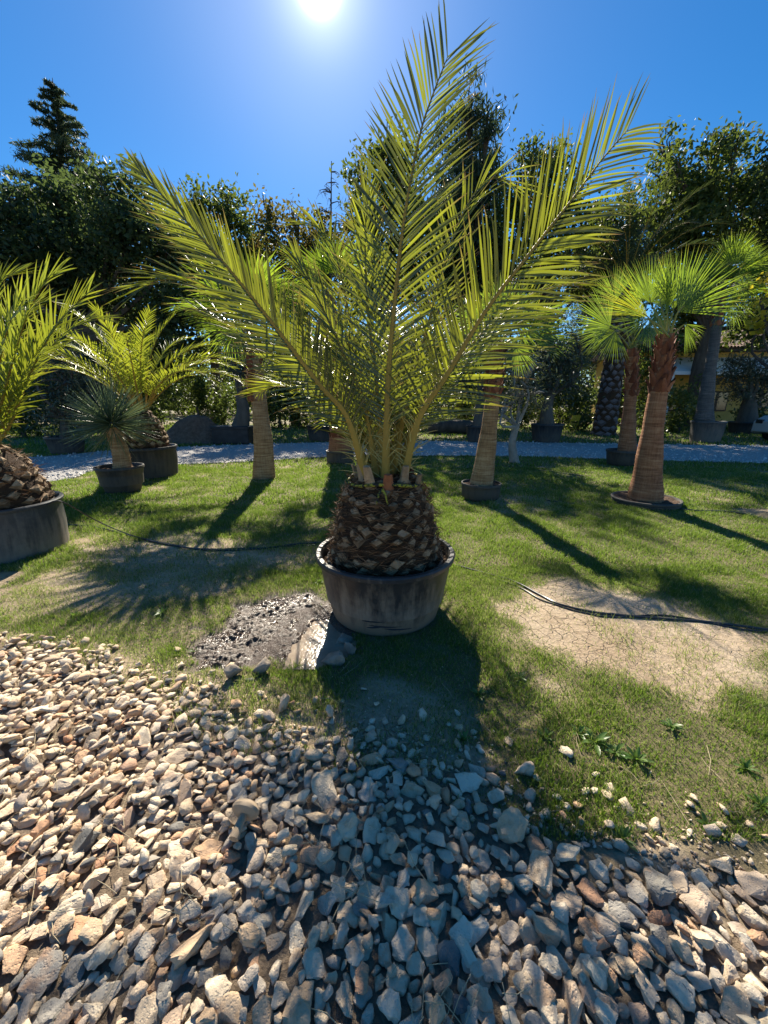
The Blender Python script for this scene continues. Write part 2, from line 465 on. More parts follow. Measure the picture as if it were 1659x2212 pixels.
def stone_mat():
    m, n, l, out = newmat('limestone')
    oi = N(n, 'ShaderNodeObjectInfo')
    r = mathn(n, l, 'FRACT', mathn(n, l, 'ADD', attr(n, 'rnd'), oi.outputs['Random']))
    c = ramp(n, l, r, [(0.0, (0.52, 0.42, 0.31)), (0.12, (0.66, 0.56, 0.43)), (0.26, (0.74, 0.66, 0.53)), (0.38, (0.60, 0.45, 0.31)), (0.5, (0.76, 0.68, 0.56)), (0.62, (0.55, 0.49, 0.42)), (0.72, (0.70, 0.57, 0.43)), (0.82, (0.52, 0.45, 0.38)), (0.9, (0.62, 0.44, 0.30)), (0.945, (0.52, 0.30, 0.19)), (0.965, (0.36, 0.35, 0.33)), (1.0, (0.12, 0.125, 0.13))]).outputs[0]
    p = geo_pos(n)
    t = texn(n, l, 22, 6, 0.7, p)
    st = ramp(n, l, t.outputs['Fac'], [(0.3, (0.72, 0.64, 0.55)), (0.48, (1, 1, 1)), (0.72, (1.1, 1.08, 1.04))]).outputs[0]
    c = mixc(n, l, 0.85, c, st, 'MULTIPLY')
    t3 = texn(n, l, 9, 4, 0.6, p)
    c = mixc(n, l, 1.0, c, (1.0, 0.94, 0.85), 'MULTIPLY')
    rust = ramp(n, l, t3.outputs['Fac'], [(0.57, (0, 0, 0)), (0.72, (0.75, 0.75, 0.75))]).outputs[0]
    c = mixc(n, l, rust, c, (0.38, 0.20, 0.10))
    b = N(n, 'ShaderNodeBsdfPrincipled'); l.new(c, b.inputs['Base Color']); b.inputs['Roughness'].default_value = 0.82
    b.inputs['Specular IOR Level'].default_value = 0.3
    t2 = texn(n, l, 60, 8, 0.78, p)
    pv = texn(n, l, 120, vec=p, typ='F1')
    pit = ramp(n, l, pv.outputs['Distance'], [(0.1, (0, 0, 0)), (0.4, (1, 1, 1))]).outputs[0]
    hh = mathn(n, l, 'ADD', t2.outputs['Fac'], mathn(n, l, 'MULTIPLY', pit, 0.3))
    l.new(bump(n, l, hh, 0.8, 0.007), b.inputs['Normal'])
    l.new(b.outputs[0], out.inputs[0])
    return m
M['stone'] = stone_mat()
M['boulder'] = solid_mat('boulder', [(0.3, (0.20, 0.16, 0.12)), (0.7, (0.40, 0.34, 0.27))], 14, 0.85, 0.8, 0.012, 50)
M['road_grit'] = solid_mat('road_grit', [(0.3, (0.28, 0.27, 0.26)), (0.7, (0.55, 0.53, 0.50))], 30, 0.9, 1.0, 0.03, 55)
M['road_pebble'] = solid_mat('road_pebble', [(0.3, (0.40, 0.385, 0.37)), (0.7, (0.66, 0.635, 0.60))], 9, 0.85, 0.3, 0.01, use_rnd=True)
M['grit'] = solid_mat('grit', [(0.3, (0.13, 0.095, 0.065)), (0.7, (0.34, 0.26, 0.18))], 35, 0.95, 1.0, 0.02, 80)

def ground_mat():
    m, n, l, out = newmat('ground')
    p = geo_pos(n)
    dirt, wet = attr(n, 'dirt'), attr(n, 'wet')
    n1 = texn(n, l, 1.7, 6, 0.65, p); n2 = texn(n, l, 34, 7, 0.72, p)
    soil = ramp(n, l, n1.outputs['Fac'], [(0.3, (0.11, 0.10, 0.045)), (0.7, (0.24, 0.19, 0.10))]).outputs[0]
    dry = ramp(n, l, n1.outputs['Fac'], [(0.3, (0.36, 0.265, 0.17)), (0.5, (0.46, 0.355, 0.24)), (0.72, (0.55, 0.445, 0.32))]).outputs[0]
    dry = mixc(n, l, 0.7, dry, ramp(n, l, n2.outputs['Fac'], [(0.33, (0.55, 0.5, 0.44)), (0.55, (1, 1, 1))]).outputs[0], 'MULTIPLY')
    # drying cracks
    wn_ = texn(n, l, 5, 3, 0.6, p)
    wv = N(n, 'ShaderNodeVectorMath', operation='MULTIPLY_ADD')
    l.new(wn_.outputs['Color'], wv.inputs[0]); wv.inputs[1].default_value = (0.16, 0.16, 0.16); l.new(p, wv.inputs[2])
    vo = texn(n, l, 12.0, vec=wv.outputs[0], typ='DISTANCE_TO_EDGE')
    ck = ramp(n, l, vo.outputs['Distance'], [(0.0, (1, 1, 1)), (0.035, (0, 0, 0))]).outputs[0]
    msk = ramp(n, l, texn(n, l, 1.3, 2, 0.5, p).outputs['Fac'], [(0.42, (0, 0, 0)), (0.56, (1, 1, 1))]).outputs[0]
    ck = mathn(n, l, 'MULTIPLY', ck, msk)
    dry = mixc(n, l, mathn(n, l, 'MULTIPLY', ck, 0.42), dry, (0.10, 0.07, 0.045))
    c = mixc(n, l, dirt, soil, dry)
    mud = ramp(n, l, n2.outputs['Fac'], [(0.35, (0.035, 0.022, 0.016)), (0.7, (0.10, 0.066, 0.05))]).outputs[0]
    c = mixc(n, l, wet, c, mud)
    b = N(n, 'ShaderNodeBsdfPrincipled'); l.new(c, b.inputs['Base Color'])
    wr = mathn(n, l, 'ADD', mathn(n, l, 'MULTIPLY', n1.outputs['Fac'], 0.25), 0.16)
    rr = N(n, 'ShaderNodeMix'); l.new(wet, rr.inputs[0]); rr.inputs[2].default_value = 0.92; l.new(wr, rr.inputs[3])
    l.new(rr.outputs[0], b.inputs['Roughness']); b.inputs['Specular IOR Level'].default_value = 0.4
    hgt = mathn(n, l, 'SUBTRACT', n2.outputs['Fac'], mathn(n, l, 'MULTIPLY', mathn(n, l, 'MULTIPLY', ck, dirt), 0.8))
    l.new(bump(n, l, hgt, 0.9, 0.02), b.inputs['Normal'])
    l.new(b.outputs[0], out.inputs[0])
    return m
M['ground'] = ground_mat()
def water_mat():
    m, n, l, out = newmat('muddy_water')
    b = N(n, 'ShaderNodeBsdfPrincipled')
    p = geo_pos(n)
    t = texn(n, l, 7, 5, 0.6, p)
    c = ramp(n, l, t.outputs['Fac'], [(0.3, (0.22, 0.165, 0.12)), (0.7, (0.36, 0.29, 0.21))]).outputs[0]
    l.new(c, b.inputs['Base Color']); b.inputs['Roughness'].default_value = 0.10; b.inputs['IOR'].default_value = 1.33; b.inputs['Specular IOR Level'].default_value = 0.22
    t2 = texn(n, l, 55, 3, 0.5, p)
    l.new(bump(n, l, t2.outputs['Fac'], 0.12, 0.01), b.inputs['Normal'])
    l.new(b.outputs[0], out.inputs[0]); return m
M['water'] = water_mat()

def mud_mat():
    m, n, l, out = newmat('wet_mud')
    p = geo_pos(n)
    t = texn(n, l, 30, 6, 0.7, p); t1 = texn(n, l, 3, 3, 0.6, p)
    c = ramp(n, l, t.outputs['Fac'], [(0.35, (0.03, 0.016, 0.009)), (0.7, (0.10, 0.058, 0.034))]).outputs[0]
    b = N(n, 'ShaderNodeBsdfPrincipled'); l.new(c, b.inputs['Base Color'])
    r = N(n, 'ShaderNodeMapRange'); l.new(t1.outputs['Fac'], r.inputs[0]); r.inputs[1].default_value = 0.4; r.inputs[2].default_value = 0.65; r.inputs[3].default_value = 0.15; r.inputs[4].default_value = 0.45
    l.new(r.outputs[0], b.inputs['Roughness']); b.inputs['Specular IOR Level'].default_value = 0.5
    l.new(bump(n, l, texn(n, l, 90, 6, 0.7, p).outputs['Fac'], 0.8, 0.012), b.inputs['Normal'])
    l.new(b.outputs[0], out.inputs[0]); return m
# ------------------------------------------------------------------ ground plan
GRAVEL = gpoly([(-420, 1352), (0, 1376), (130, 1392), (260, 1440), (400, 1490), (480, 1545), (600, 1580), (660, 1632), (760, 1632), (860, 1636), (1000, 1655), (1050, 1725), (1130, 1790), (1280, 1862), (1500, 1905), (1659, 1945), (1900, 2010)]) + [(1.5, 0.1), (-3.4, 0.1)]
DIRT = [gpoly(q) for q in (
    [(1075, 1290), (1230, 1262), (1400, 1300), (1700, 1395), (1720, 1500), (1520, 1505), (1330, 1490), (1200, 1445), (1110, 1365)],
    [(-150, 1300), (60, 1250), (200, 1195), (330, 1160), (480, 1160), (640, 1195), (560, 1265), (400, 1290), (180, 1330), (-100, 1345)],
    [(400, 1490), (560, 1500), (690, 1475), (800, 1540), (840, 1630), (640, 1640), (480, 1570)],
    [(760, 1505), (900, 1490), (1000, 1560), (960, 1640), (820, 1640)],
    [(120, 1175), (230, 1150), (240, 1190), (150, 1215)],
    [(330, 1050), (470, 1055), (450, 1068), (330, 1066)],
    [(1100, 1330), (1050, 1350), (1100, 1420), (1180, 1470)],
)]
MUD = gpoly([(405, 1400), (470, 1330), (560, 1290), (680, 1265), (760, 1300), (775, 1400), (720, 1450), (600, 1440), (520, 1450), (440, 1435)])
PUD = gpoly([(655, 1372), (684, 1338), (735, 1335), (765, 1385), (730, 1412), (690, 1440), (612, 1437), (630, 1405)])
ROAD_NEAR = [(-420, 1100), (-150, 1068), (60, 1046), (150, 1036), (230, 1012), (390, 1004), (550, 997), (700, 988), (900, 985), (1120, 986), (1350, 993), (1659, 1001), (2100, 1008), (2600, 1012)]
ROAD_FAR = [(-420, 1000), (-150, 996), (60, 988), (150, 982), (230, 974), (390, 966), (550, 960), (700, 956), (900, 953), (1120, 955), (1350, 959), (1659, 963), (2100, 966), (2600, 968)]
rn = spline([gp(*p) for p in ROAD_NEAR], 120); rf = spline([gp(*p) for p in ROAD_FAR], 120)
ROADPOLY = [(p.x, p.y) for p in rn] + [(p.x, p.y) for p in reversed(rf)]
RP_S = ROADPOLY[::4]
def dirt_f(x, y):
    nz = (fbm(x * 3.1, y * 3.1, 3) - 0.5)
    d = np.zeros(np.shape(x))
    for k, q in enumerate(DIRT):
        d = np.maximum(d, sstep(-0.16, 0.16, poly_sd(x, y, q) + nz * 0.7) * (1.0, 0.85, 0.92, 0.75, 0.85, 0.6, 0.9)[k])
    d = np.maximum(d, sstep(0.64, 0.78, fbm(x * 1.3 + 9, y * 1.3, 11)) * 0.6)
    d = np.maximum(d, 0.85 * sstep(-0.16, 0.04, poly_sd(x, y, GRAVEL) + nz * 0.5))
    return d * (1 - 0.8 * sstep(8.5, 11, y))
def wet_f(x, y):
    return sstep(-0.06, 0.07, poly_sd(x, y, MUD) + (fbm(x * 6, y * 6, 7) - 0.5) * 0.35)
def hgt(x, y):
    x = np.asarray(x, float); y = np.asarray(y, float)
    near = 1 - sstep(7.5, 9.0, y)
    z = (fbm(x * 0.9, y * 0.9, 21) - 0.5) * 0.05 + (fbm(x * 6, y * 6, 23) - 0.5) * 0.016
    z = z * near
    w = wet_f(x, y)
    z = z * (1 - w) + w * (-0.03)
    p = sstep(-0.09, 0.03, poly_sd(x, y, PUD) + (fbm(x * 11, y * 11, 71) - 0.5) * 0.13)
    z = z * (1 - p) + p * (-0.045)
    sdp = poly_sd(x, y, PUD); ring = sstep(-0.34, -0.16, sdp) * (1 - p)
    z = z * (1 - ring) + ring * np.maximum(z, -0.006)
    pot = sstep(0.47, 0.40, np.hypot(x - POT[0], y - POT[1]))
    z = z * (1 - pot)
    return z - (1 - near) * 0.01
POT = (gp(832, 1375).x, gp(832, 1375).y + 0.375)

# ------------------------------------------------------------------ ground
def axis(a, b, fine, far_lo, far_hi, g=1.16):
    mid = list(np.arange(a, b, fine))
    out_hi = []; s = fine; v = b
    while v < far_hi: out_hi.append(v); s *= g; v += s
    out_hi.append(far_hi)
    out_lo = []; s = fine; v = a - fine
    while v > far_lo: out_lo.append(v); s *= g; v -= s
    out_lo.append(far_lo)
    return np.array(out_lo[::-1] + mid + out_hi)
gx = axis(-3.6, 3.2, 0.026, -400, 400)
gy = axis(0.3, 5.0, 0.026, -60, 700)
GX, GY = np.meshgrid(gx, gy)
GZ = hgt(GX, GY)
nx, ny = len(gx), len(gy)
idx = np.arange(nx * ny).reshape(ny, nx)
GF = np.stack([idx[:-1, :-1], idx[:-1, 1:], idx[1:, 1:], idx[1:, :-1]], -1).reshape(-1, 4)
gme = np_mesh('ground', np.stack([GX, GY, GZ], -1), GF, True, dirt=dirt_f(GX, GY).ravel(), wet=wet_f(GX, GY).ravel())
ground = link('ground', gme, M['ground']); ground['kind'] = 'structure'

def sheet(name, poly, cell, dz, mat, sd_min=0.0, zf=None, ragged=0.0):
    xs = [p[0] for p in poly]; ys = [p[1] for p in poly]
    ax = np.arange(min(xs), max(xs) + cell, cell); ay = np.arange(min(ys), max(ys) + cell, cell)
    X, Y = np.meshgrid(ax, ay)
    Z = (hgt(X, Y) if zf is None else zf(X, Y)) + dz
    ii = np.arange(X.size).reshape(X.shape)
    F = np.stack([ii[:-1, :-1], ii[:-1, 1:], ii[1:, 1:], ii[1:, :-1]], -1).reshape(-1, 4)
    cx = X.ravel()[F].mean(1); cy = Y.ravel()[F].mean(1)
    keep = poly_sd(cx, cy, poly) + (fbm(cx * 5, cy * 5, 91) - 0.5) * ragged > sd_min
    F = F[keep]
    used = np.unique(F); remap = np.full(X.size, -1); remap[used] = np.arange(len(used))
    V = np.stack([X, Y, Z], -1).reshape(-1, 3)[used]
    return link(name, np_mesh(name, V, remap[F], True), mat)
gravel_bed = sheet('gravel_bed', GRAVEL, 0.04, 0.006, M['grit'], 0.05, ragged=0.3); gravel_bed['kind'] = 'structure'
puddle = sheet('puddle', PUD, 0.02, 0.0, M['water'], -0.15, ragged=0.05, zf=lambda X, Y: np.full(X.shape, -0.019)); puddle['kind'] = 'structure'
def mud_z(X, Y):
    sdm = poly_sd(X, Y, MUD) + (fbm(X * 6, Y * 6, 7) - 0.5) * 0.3
    k = sstep(-0.05, 0.16, sdm) * (1 - sstep(-0.04, 0.03, poly_sd(X, Y, PUD)))
    lump = fbm(X * 14, Y * 14, 33, 4); ridge = 1 - np.abs(fbm(X * 26, Y * 26, 35, 3) * 2 - 1)
    fine = fbm(X * 60, Y * 60, 39, 3)
    return hgt(X, Y) * (1 - k) + k * (lump * 0.042 + ridge * 0.018 + fine * 0.028 - 0.06) - 0.012 * (1 - k)
mud = sheet('mud', MUD, 0.0075, 0.0, None, -0.10, zf=mud_z, ragged=0.12); mud['kind'] = 'structure'
mud.data.materials.append(mud_mat())
# drive of pale crushed stone
vs = []; 
for a, b in zip(rn, rf):
    for k in range(7):
        q = a.lerp(b, k / 6); vs.append((q.x, q.y, 0.004 + 0.02 * math.sin(math.pi * k / 6)))
ii = np.arange(len(vs)).reshape(-1, 7)
road = link('gravel_drive', np_mesh('gravel_drive', vs, np.stack([ii[:-1, :-1], ii[1:, :-1], ii[1:, 1:], ii[:-1, 1:]], -1).reshape(-1, 4), True), M['road_grit'])
road['kind'] = 'structure'

# ------------------------------------------------------------------ stones
def stone_mesh(seed, cuts, npts=15, rough=0.05):
    rng = random.Random(seed)
    bm = bmesh.new()
    sx, sy, sz = 1.0, rng.uniform(0.6, 0.9), rng.uniform(0.45, 0.75)
    for i in range(npts):
        v = Vector((rng.gauss(0, 1), rng.gauss(0, 1), rng.gauss(0, 1))).normalized() * rng.uniform(0.85, 1.08)
        # a few flattened sides as on crushed rock
        v = Vector((max(-0.85, min(0.85, v.x)) * sx, max(-0.8, min(0.8, v.y)) * sy, max(-0.75, min(0.75, v.z)) * sz))
        bm.verts.new(v)
    ret = bmesh.ops.convex_hull(bm, input=bm.verts)
    bmesh.ops.delete(bm, geom=[v for v in bm.verts if not v.link_faces], context='VERTS')
    bmesh.ops.triangulate(bm, faces=bm.faces)
    if cuts:
        bmesh.ops.subdivide_edges(bm, edges=bm.edges[:], cuts=cuts, use_grid_fill=True)
        bmesh.ops.triangulate(bm, faces=bm.faces)
        bmesh.ops.smooth_vert(bm, verts=bm.verts, factor=0.2, use_axis_x=True, use_axis_y=True, use_axis_z=True)
        o = Vector((rng.uniform(0, 50), rng.uniform(0, 50), 0))
        for v in bm.verts:
            v.co += v.co.normalized() * (mnoise.noise(v.co * 2.0 + o) * rough * 1.8 + mnoise.noise(v.co * 5 + o) * rough * 0.9 + mnoise.noise(v.co * 11 + o) * rough * 0.45)
    bm.verts.ensure_lookup_table()
    V = np.array([v.co[:] for v in bm.verts]); F = np.array([[v.index for v in f.verts] for f in bm.faces])
    bm.verts.index_update()
    F = np.array([[v.index for v in f.verts] for f in bm.faces])
    bm.free()
    V /= np.abs(V).max()
    return V, F
HI = [stone_mesh(100 + i, 3, 14 + i % 7, 0.08) for i in range(26)]
LO = [stone_mesh(300 + i, 1, 12 + i % 4, 0.09) for i in range(26)]
TINY = [stone_mesh(500 + i, 0, 8 + i % 3) for i in range(12)]
rng = np.random.default_rng(5)
def rot_np(rx, ry, rz):
    cx, sx, cy, sy, cz, sz = np.cos(rx), np.sin(rx), np.cos(ry), np.sin(ry), np.cos(rz), np.sin(rz)
    return np.array([[cz * cy, cz * sy * sx - sz * cx, cz * sy * cx + sz * sx], [sz * cy, sz * sy * sx + cz * cx, sz * sy * cx - cz * sx], [-sy, cy * sx, cy * cx]])
placed = []
grid = {}
def try_place(x, y, r, k):
    c = (int(math.floor(x / 0.12)), int(math.floor(y / 0.12)))
    for i in range(-2, 3):
        for j in range(-2, 3):
            for (a, b, q) in grid.get((c[0] + i, c[1] + j), ()):
                if (a - x) ** 2 + (b - y) ** 2 < (k * (r + q)) ** 2: return False
    grid.setdefault(c, []).append((x, y, r))
    return True
big = [(700, 1725, .105), (860, 1655, .062), (1010, 1695, .085), (795, 1725, .05), (890, 1720, .058), (1165, 1895, .075), (1105, 1800, .07), (740, 1645, .055), (680, 1640, .05), (1270, 1930, .055), (1040, 1860, .05), (1310, 2010, .055), (1440, 2050, .055), (420, 2050, .075), (150, 1975, .075), (220, 2060, .06), (1390, 2140, .055), (1560, 1870, .06), (1630, 1905, .07), (320, 1690, .05), (200, 1710, .055), (80, 1670, .05), (860, 1960, .06), (960, 1890, .05), (1000, 1775, .05), (1340, 1985, .05), (1500, 2120, .055), (90, 2120, .07), (510, 2190, .06), (1225, 1850, .05), (800, 1640, .06), (1500, 1960, .06)]
stones = []
for (px, py, r) in big:
    p = gp(px, py)
    r *= 0.72
    if try_place(p.x, p.y, r * 0.8, 0.8): stones.append((p.x, p.y, r, 0))
gx0, gx1 = min(p[0] for p in GRAVEL), max(p[0] for p in GRAVEL)
def samp(n):
    x = rng.uniform(-2.75, 1.75, n); y = rng.uniform(0.3, 2.55, n)
    return x, y
for (cnt, rl, rh, k) in ((500, 0.034, 0.046, 0.80), (9000, 0.023, 0.034, 0.78), (26000, 0.016, 0.024, 0.76), (24000, 0.010, 0.016, 0.78)):
    x, y = samp(cnt)
    sd = poly_sd(x, y, GRAVEL) + (fbm(x * 4, y * 4, 77) - 0.5) * 0.22
    rr = rng.uniform(rl, rh, cnt) * (1.0 + 0.10 * np.clip(1.6 - y, -1.0, 1))
    u = rng.random(cnt)
    px, py, _ = proj(np.stack([x, y, np.zeros(cnt)], -1))
    ok = (px > -160) & (px < 1820) & (py < 2420) & (u < sstep(-0.13, 0.10, sd) ** 2 + 0.0)
    for i in np.nonzero(ok)[0]:
        if try_place(x[i], y[i], rr[i], k): stones.append((x[i], y[i], rr[i], 0))
# a loose upper layer that sits in the hollows
x, y = samp(4000)
sd = poly_sd(x, y, GRAVEL)
for i in np.nonzero(sd > 0.15)[0][:900]:
    stones.append((x[i], y[i], rng.uniform(0.015, 0.03), 0.02))
# strays on the grass border
for i in range(240):
    px = rng.uniform(380, 1650) if i % 3 else rng.uniform(1000, 1680); base = np.interp(px, [380, 700, 1000, 1150, 1659], [1480, 1600, 1650, 1770, 1920])
    p = gp(px, base - abs(rng.normal(0, 55)))
    if try_place(p.x, p.y, 0.02, 0.9): stones.append((p.x, p.y, rng.uniform(0.010, 0.03), -0.004))
for i in range(900):
    px = rng.uniform(300, 1680); base = np.interp(px, [300, 380, 700, 1000, 1150, 1659], [1440, 1480, 1600, 1650, 1770, 1920])
    p = gp(px, base + 20 - abs(rng.normal(0, 75)))
    stones.append((p.x, p.y, rng.uniform(0.003, 0.009), -0.004))
stones = np.array(stones)
SPX, SPY, SD = proj(np.stack([stones[:, 0], stones[:, 1], stones[:, 2] * 0.5], -1))
vis = (SPX > -10) & (SPX < 1670) & (SPY < 2225)
score = np.where(vis, stones[:, 2] / SD, 0)
top = set(np.argsort(-score)[:300].tolist())
hi_me = []
for i, (V, F) in enumerate(HI):
    me = np_mesh('stone', V, F, True, rnd=np.full(len(F), (i * 0.379) % 1.0))
    me.materials.append(M['stone']); me.set_sharp_from_angle(angle=R(24)); hi_me.append(me)
rv, rfc, rr_ = [], [], []
off = 0
for i in range(len(stones)):
    x, y, r, dz = stones[i]
    z0 = float(hgt(x, y)) + 0.006
    el = rng.uniform(0.82, 1.2); tl = 0.26
    e = (rng.normal(0, tl), rng.normal(0, tl), rng.uniform(0, 6.283))
    s = np.array([r * el * 1.12, r * 1.12, r * rng.uniform(0.68, 1.0)])
    if i in top:
        V, F = HI[i % 26]
        Rm = rot_np(*e); W = (V * s) @ Rm.T
        z = z0 - W[:, 2].min() - r * 0.28 + dz
        o = link('stone', hi_me[i % 26], None, gravel_bed)
        o.matrix_parent_inverse = Matrix()
        o.rotation_euler = e; o.scale = s; o.location = (x, y, z)
    else:
        V, F = LO[i % 26] if r / max(SD[i], 0.3) > 0.007 else TINY[i % 12]
        Rm = rot_np(*e); W = (V * s) @ Rm.T
        W = W + np.array([x, y, z0 - W[:, 2].min() - r * 0.28 + dz])
        rv.append(W); rfc.append(F + off); rr_.append(np.full(len(F), rng.random())); off += len(W)
o = link('gravel', np_mesh('gravel', np.concatenate(rv), np.concatenate(rfc), False, rnd=np.concatenate(rr_)), M['stone'], gravel_bed)
o['kind'] = 'stuff'
print('stones', len(stones))
# pebbles of the drive
rv, rfc, rr_, off = [], [], [], 0
npeb = 9000
for i in range(npeb):
    k = int(rng.integers(0, 119)); t = rng.random(); u = rng.random()
    a = rn[k].lerp(rn[k + 1], u); b = rf[k].lerp(rf[k + 1], u)
    if abs(a.x) > 14: continue
    q = a.lerp(b, min(1, max(0, t ** 1.4 * 1.06 - 0.03)))
    V, F = TINY[i % 12]
    s = rng.uniform(0.018, 0.045)
    W = (V * s) @ rot_np(*rng.uniform(0, 6.28, 3)).T + np.array([q.x, q.y, 0.012])
    rv.append(W); rfc.append(F + off); rr_.append(np.full(len(F), rng.random())); off += len(W)
o = link('pebbles', np_mesh('pebbles', np.concatenate(rv), np.concatenate(rfc), False, rnd=np.concatenate(rr_)), M['road_pebble'], road)
o['kind'] = 'stuff'

# ------------------------------------------------------------------ grass
def blades(x, y, h, w, seed):
    g = np.random.default_rng(seed); n = len(x)
    z = hgt(x, y) - 0.004
    a = g.uniform(0, 6.283, n); lean = g.uniform(0.1, 0.95, n) * h
    la = g.uniform(0, 6.283, n)
    px_, py_ = np.cos(a) * w / 2, np.sin(a) * w / 2
    lx, ly = np.cos(la) * lean, np.sin(la) * lean
    B = np.stack([x, y, z], -1)
    S = np.stack([px_, py_, np.zeros(n)], -1)
    Mi = B + np.stack([lx * 0.35, ly * 0.35, h * 0.6], -1)
    T = B + np.stack([lx, ly, h * np.clip(1 - 0.3 * (lean / h) ** 2, 0.3, 1)], -1)
    V = np.stack([B - S, B + S, Mi + S * 0.7, Mi - S * 0.7, T], 1)
    b = np.arange(n)[:, None] * 5
    F = np.concatenate([b + np.array([0, 1, 2]), b + np.array([0, 2, 3]), b + np.array([3, 2, 4])])
    return V.reshape(-1, 3), F
def grass_field(n, xr, yr, seed, hmin, hmax, w, thin=1.0):
    g = np.random.default_rng(seed)
    x = g.uniform(xr[0], xr[1], n); y = g.uniform(yr[0], yr[1], n)
    px, py, f = proj(np.stack([x, y, np.zeros(n)], -1))
    ok = (px > -80) & (px < 1740) & (py < 2260) & (f > 0)
    x, y = x[ok], y[ok]
    d = dirt_f(x, y); wv = wet_f(x, y)
    clump = fbm(x * 4.5, y * 4.5, 55, 3)
    dens = (1 - d) ** 0.7 * (0.72 + 0.28 * sstep(0.32, 0.55, clump)) + d * (0.03 + 0.10 * sstep(0.5, 0.6, clump))
    dens *= (1 - wv) * thin
    dens *= 1 - sstep(-0.05, 0.0, poly_sd(x, y, RP_S)) if yr[1] > 7 else 1
    dens *= np.where(np.hypot(x - POT[0], y - POT[1]) < 0.385, 0, 1)
    dens *= 1 - sstep(0.0, 0.22, poly_sd(x, y, GRAVEL) + (fbm(x * 5, y * 5, 19) - 0.5) * 0.3)
    keep = g.random(len(x)) < dens
    x, y, clump = x[keep], y[keep], clump[keep]
    h = g.uniform(hmin, hmax, len(x)) * (0.8 + 0.7 * sstep(0.35, 0.7, clump))
    V, F = blades(x, y, h, np.full(len(x), w) * g.uniform(0.6, 1.2, len(x)), seed + 1)
    dry = fbm(x * 1.1 + 40, y * 1.1, 63, 3)
    r = np.clip(g.beta(2, 3, len(x)) * 0.9 + (dry - 0.5) * 0.9 + (g.random(len(x)) < 0.10) * 0.5, 0, 1)
    dk = d[keep]; r = np.where(g.random(len(x)) < dk * 0.7, g.uniform(0.86, 1.0, len(x)), r)
    thatch = g.random(len(x)) < 0.24; r = np.where(thatch, g.uniform(0.84, 1.0, len(x)), r)
    return V, F, np.concatenate([r, r, r])
GV, GFc, GR, goff = [], [], [], 0
for args in ((440000, (-3.2, 3.4), (1.0, 3.4), 1, 0.010, 0.034, 0.0036), (200000, (-4.8, 5.0), (3.2, 5.6), 2, 0.018, 0.048, 0.0055), (180000, (-8, 8.2), (5.4, 9.0), 3, 0.022, 0.055, 0.010), (110000, (-13, 13), (8.6, 14), 4, 0.03, 0.07, 0.018), (60000, (-26, 26), (13, 26), 6, 0.05, 0.11, 0.035)):
    V, F, r = grass_field(*args)
    GV.append(V); GFc.append(F + goff); GR.append(r); goff += len(V)
grass = link('grass', np_mesh('grass', np.concatenate(GV), np.concatenate(GFc), False, rnd=np.concatenate(GR)), M['grass'])
tag(grass, 'short patchy green lawn grass with dry straw among it', 'grass', kind='stuff')
# dry straws lying on stones and bare earth
g = np.random.default_rng(12)
mb = MB()
for i in range(420):
    while True:
        x, y = g.uniform(-2.2, 2.0), g.uniform(0.5, 2.9)
        if g.random() < 0.25 + 0.75 * float(fbm(np.array([x * 2.0]), np.array([y * 2.0]), 8)[0] > 0.52): break
    sdv = float(poly_sd(np.array([x]), np.array([y]), GRAVEL)[0])
    if sdv < -0.5: continue
    z = float(hgt(x, y)) + (g.uniform(0.03, 0.065) if sdv > 0.05 else 0.008)
    L = g.uniform(0.05, 0.2); a = g.uniform(0, 6.28); b = a + g.normal(0, 0.4)
    p0 = Vector((x, y, z)); p1 = p0 + Vector((math.cos(a) * L / 2, math.sin(a) * L / 2, g.uniform(-0.004, 0.014))); p2 = p1 + Vector((math.cos(b) * L / 2, math.sin(b) * L / 2, g.uniform(-0.016, 0.008)))
    mb.tube([p0, p1, p2], 0.0011, 4, cap=False)
o = mb.build('straw', M['straw'], kind='stuff'); tag(o, 'scattered dry straw stalks lying over gravel and bare earth', 'straw')

# ------------------------------------------------------------------ leaf strips
LEAF_S = np.array([0.0, 0.18, 0.42, 0.68, 0.88, 1.0]); LEAF_P = np.array([0.45, 0.95, 1.0, 0.8, 0.4, 0.04])
FAN_S = np.array([0.02, 0.28, 0.5, 0.7, 0.87, 1.0]); FAN_P = np.array([0.05, 0.60, 1.0, 0.62, 0.28, 0.02])
def strips(P, D, Nn, L, W, droop, S=LEAF_S, prof=LEAF_P, fold=0.22, dpow=2.0, curl=None):
    P, D, Nn = (np.asarray(a, float) for a in (P, D, Nn))
    n = len(P); k = len(S)
    D = D / np.linalg.norm(D, axis=1, keepdims=True)
    side = np.cross(D, Nn); side /= np.linalg.norm(side, axis=1, keepdims=True) + 1e-9
    nn = np.cross(side, D)
    c = P[:, None] + D[:, None] * (L[:, None] * S)[..., None]
    c[..., 2] -= (droop * L)[:, None] * S[None] ** dpow
    if curl is not None:
        c += side[:, None] * ((curl * L)[:, None] * np.clip(S - 0.55, 0, 1)[None] ** 2)[..., None]
    hw = (W[:, None] * prof[None] / 2)[..., None]
    l_ = c - side[:, None] * hw + nn[:, None] * hw * fold * 2
    r_ = c + side[:, None] * hw + nn[:, None] * hw * fold * 2
    V = np.stack([l_, c, r_], 2)                       # n,k,3,3
    loc = []
    for i in range(k - 1):
        a = i * 3
        loc += [[a, a + 1, a + 4, a + 3], [a + 1, a + 2, a + 5, a + 4]]
    loc = np.array(loc)
    F = (np.arange(n)[:, None, None] * (k * 3) + loc[None])
    tip = np.broadcast_to(S[None, :, None], (n, k, 3))
    return V, F, tip
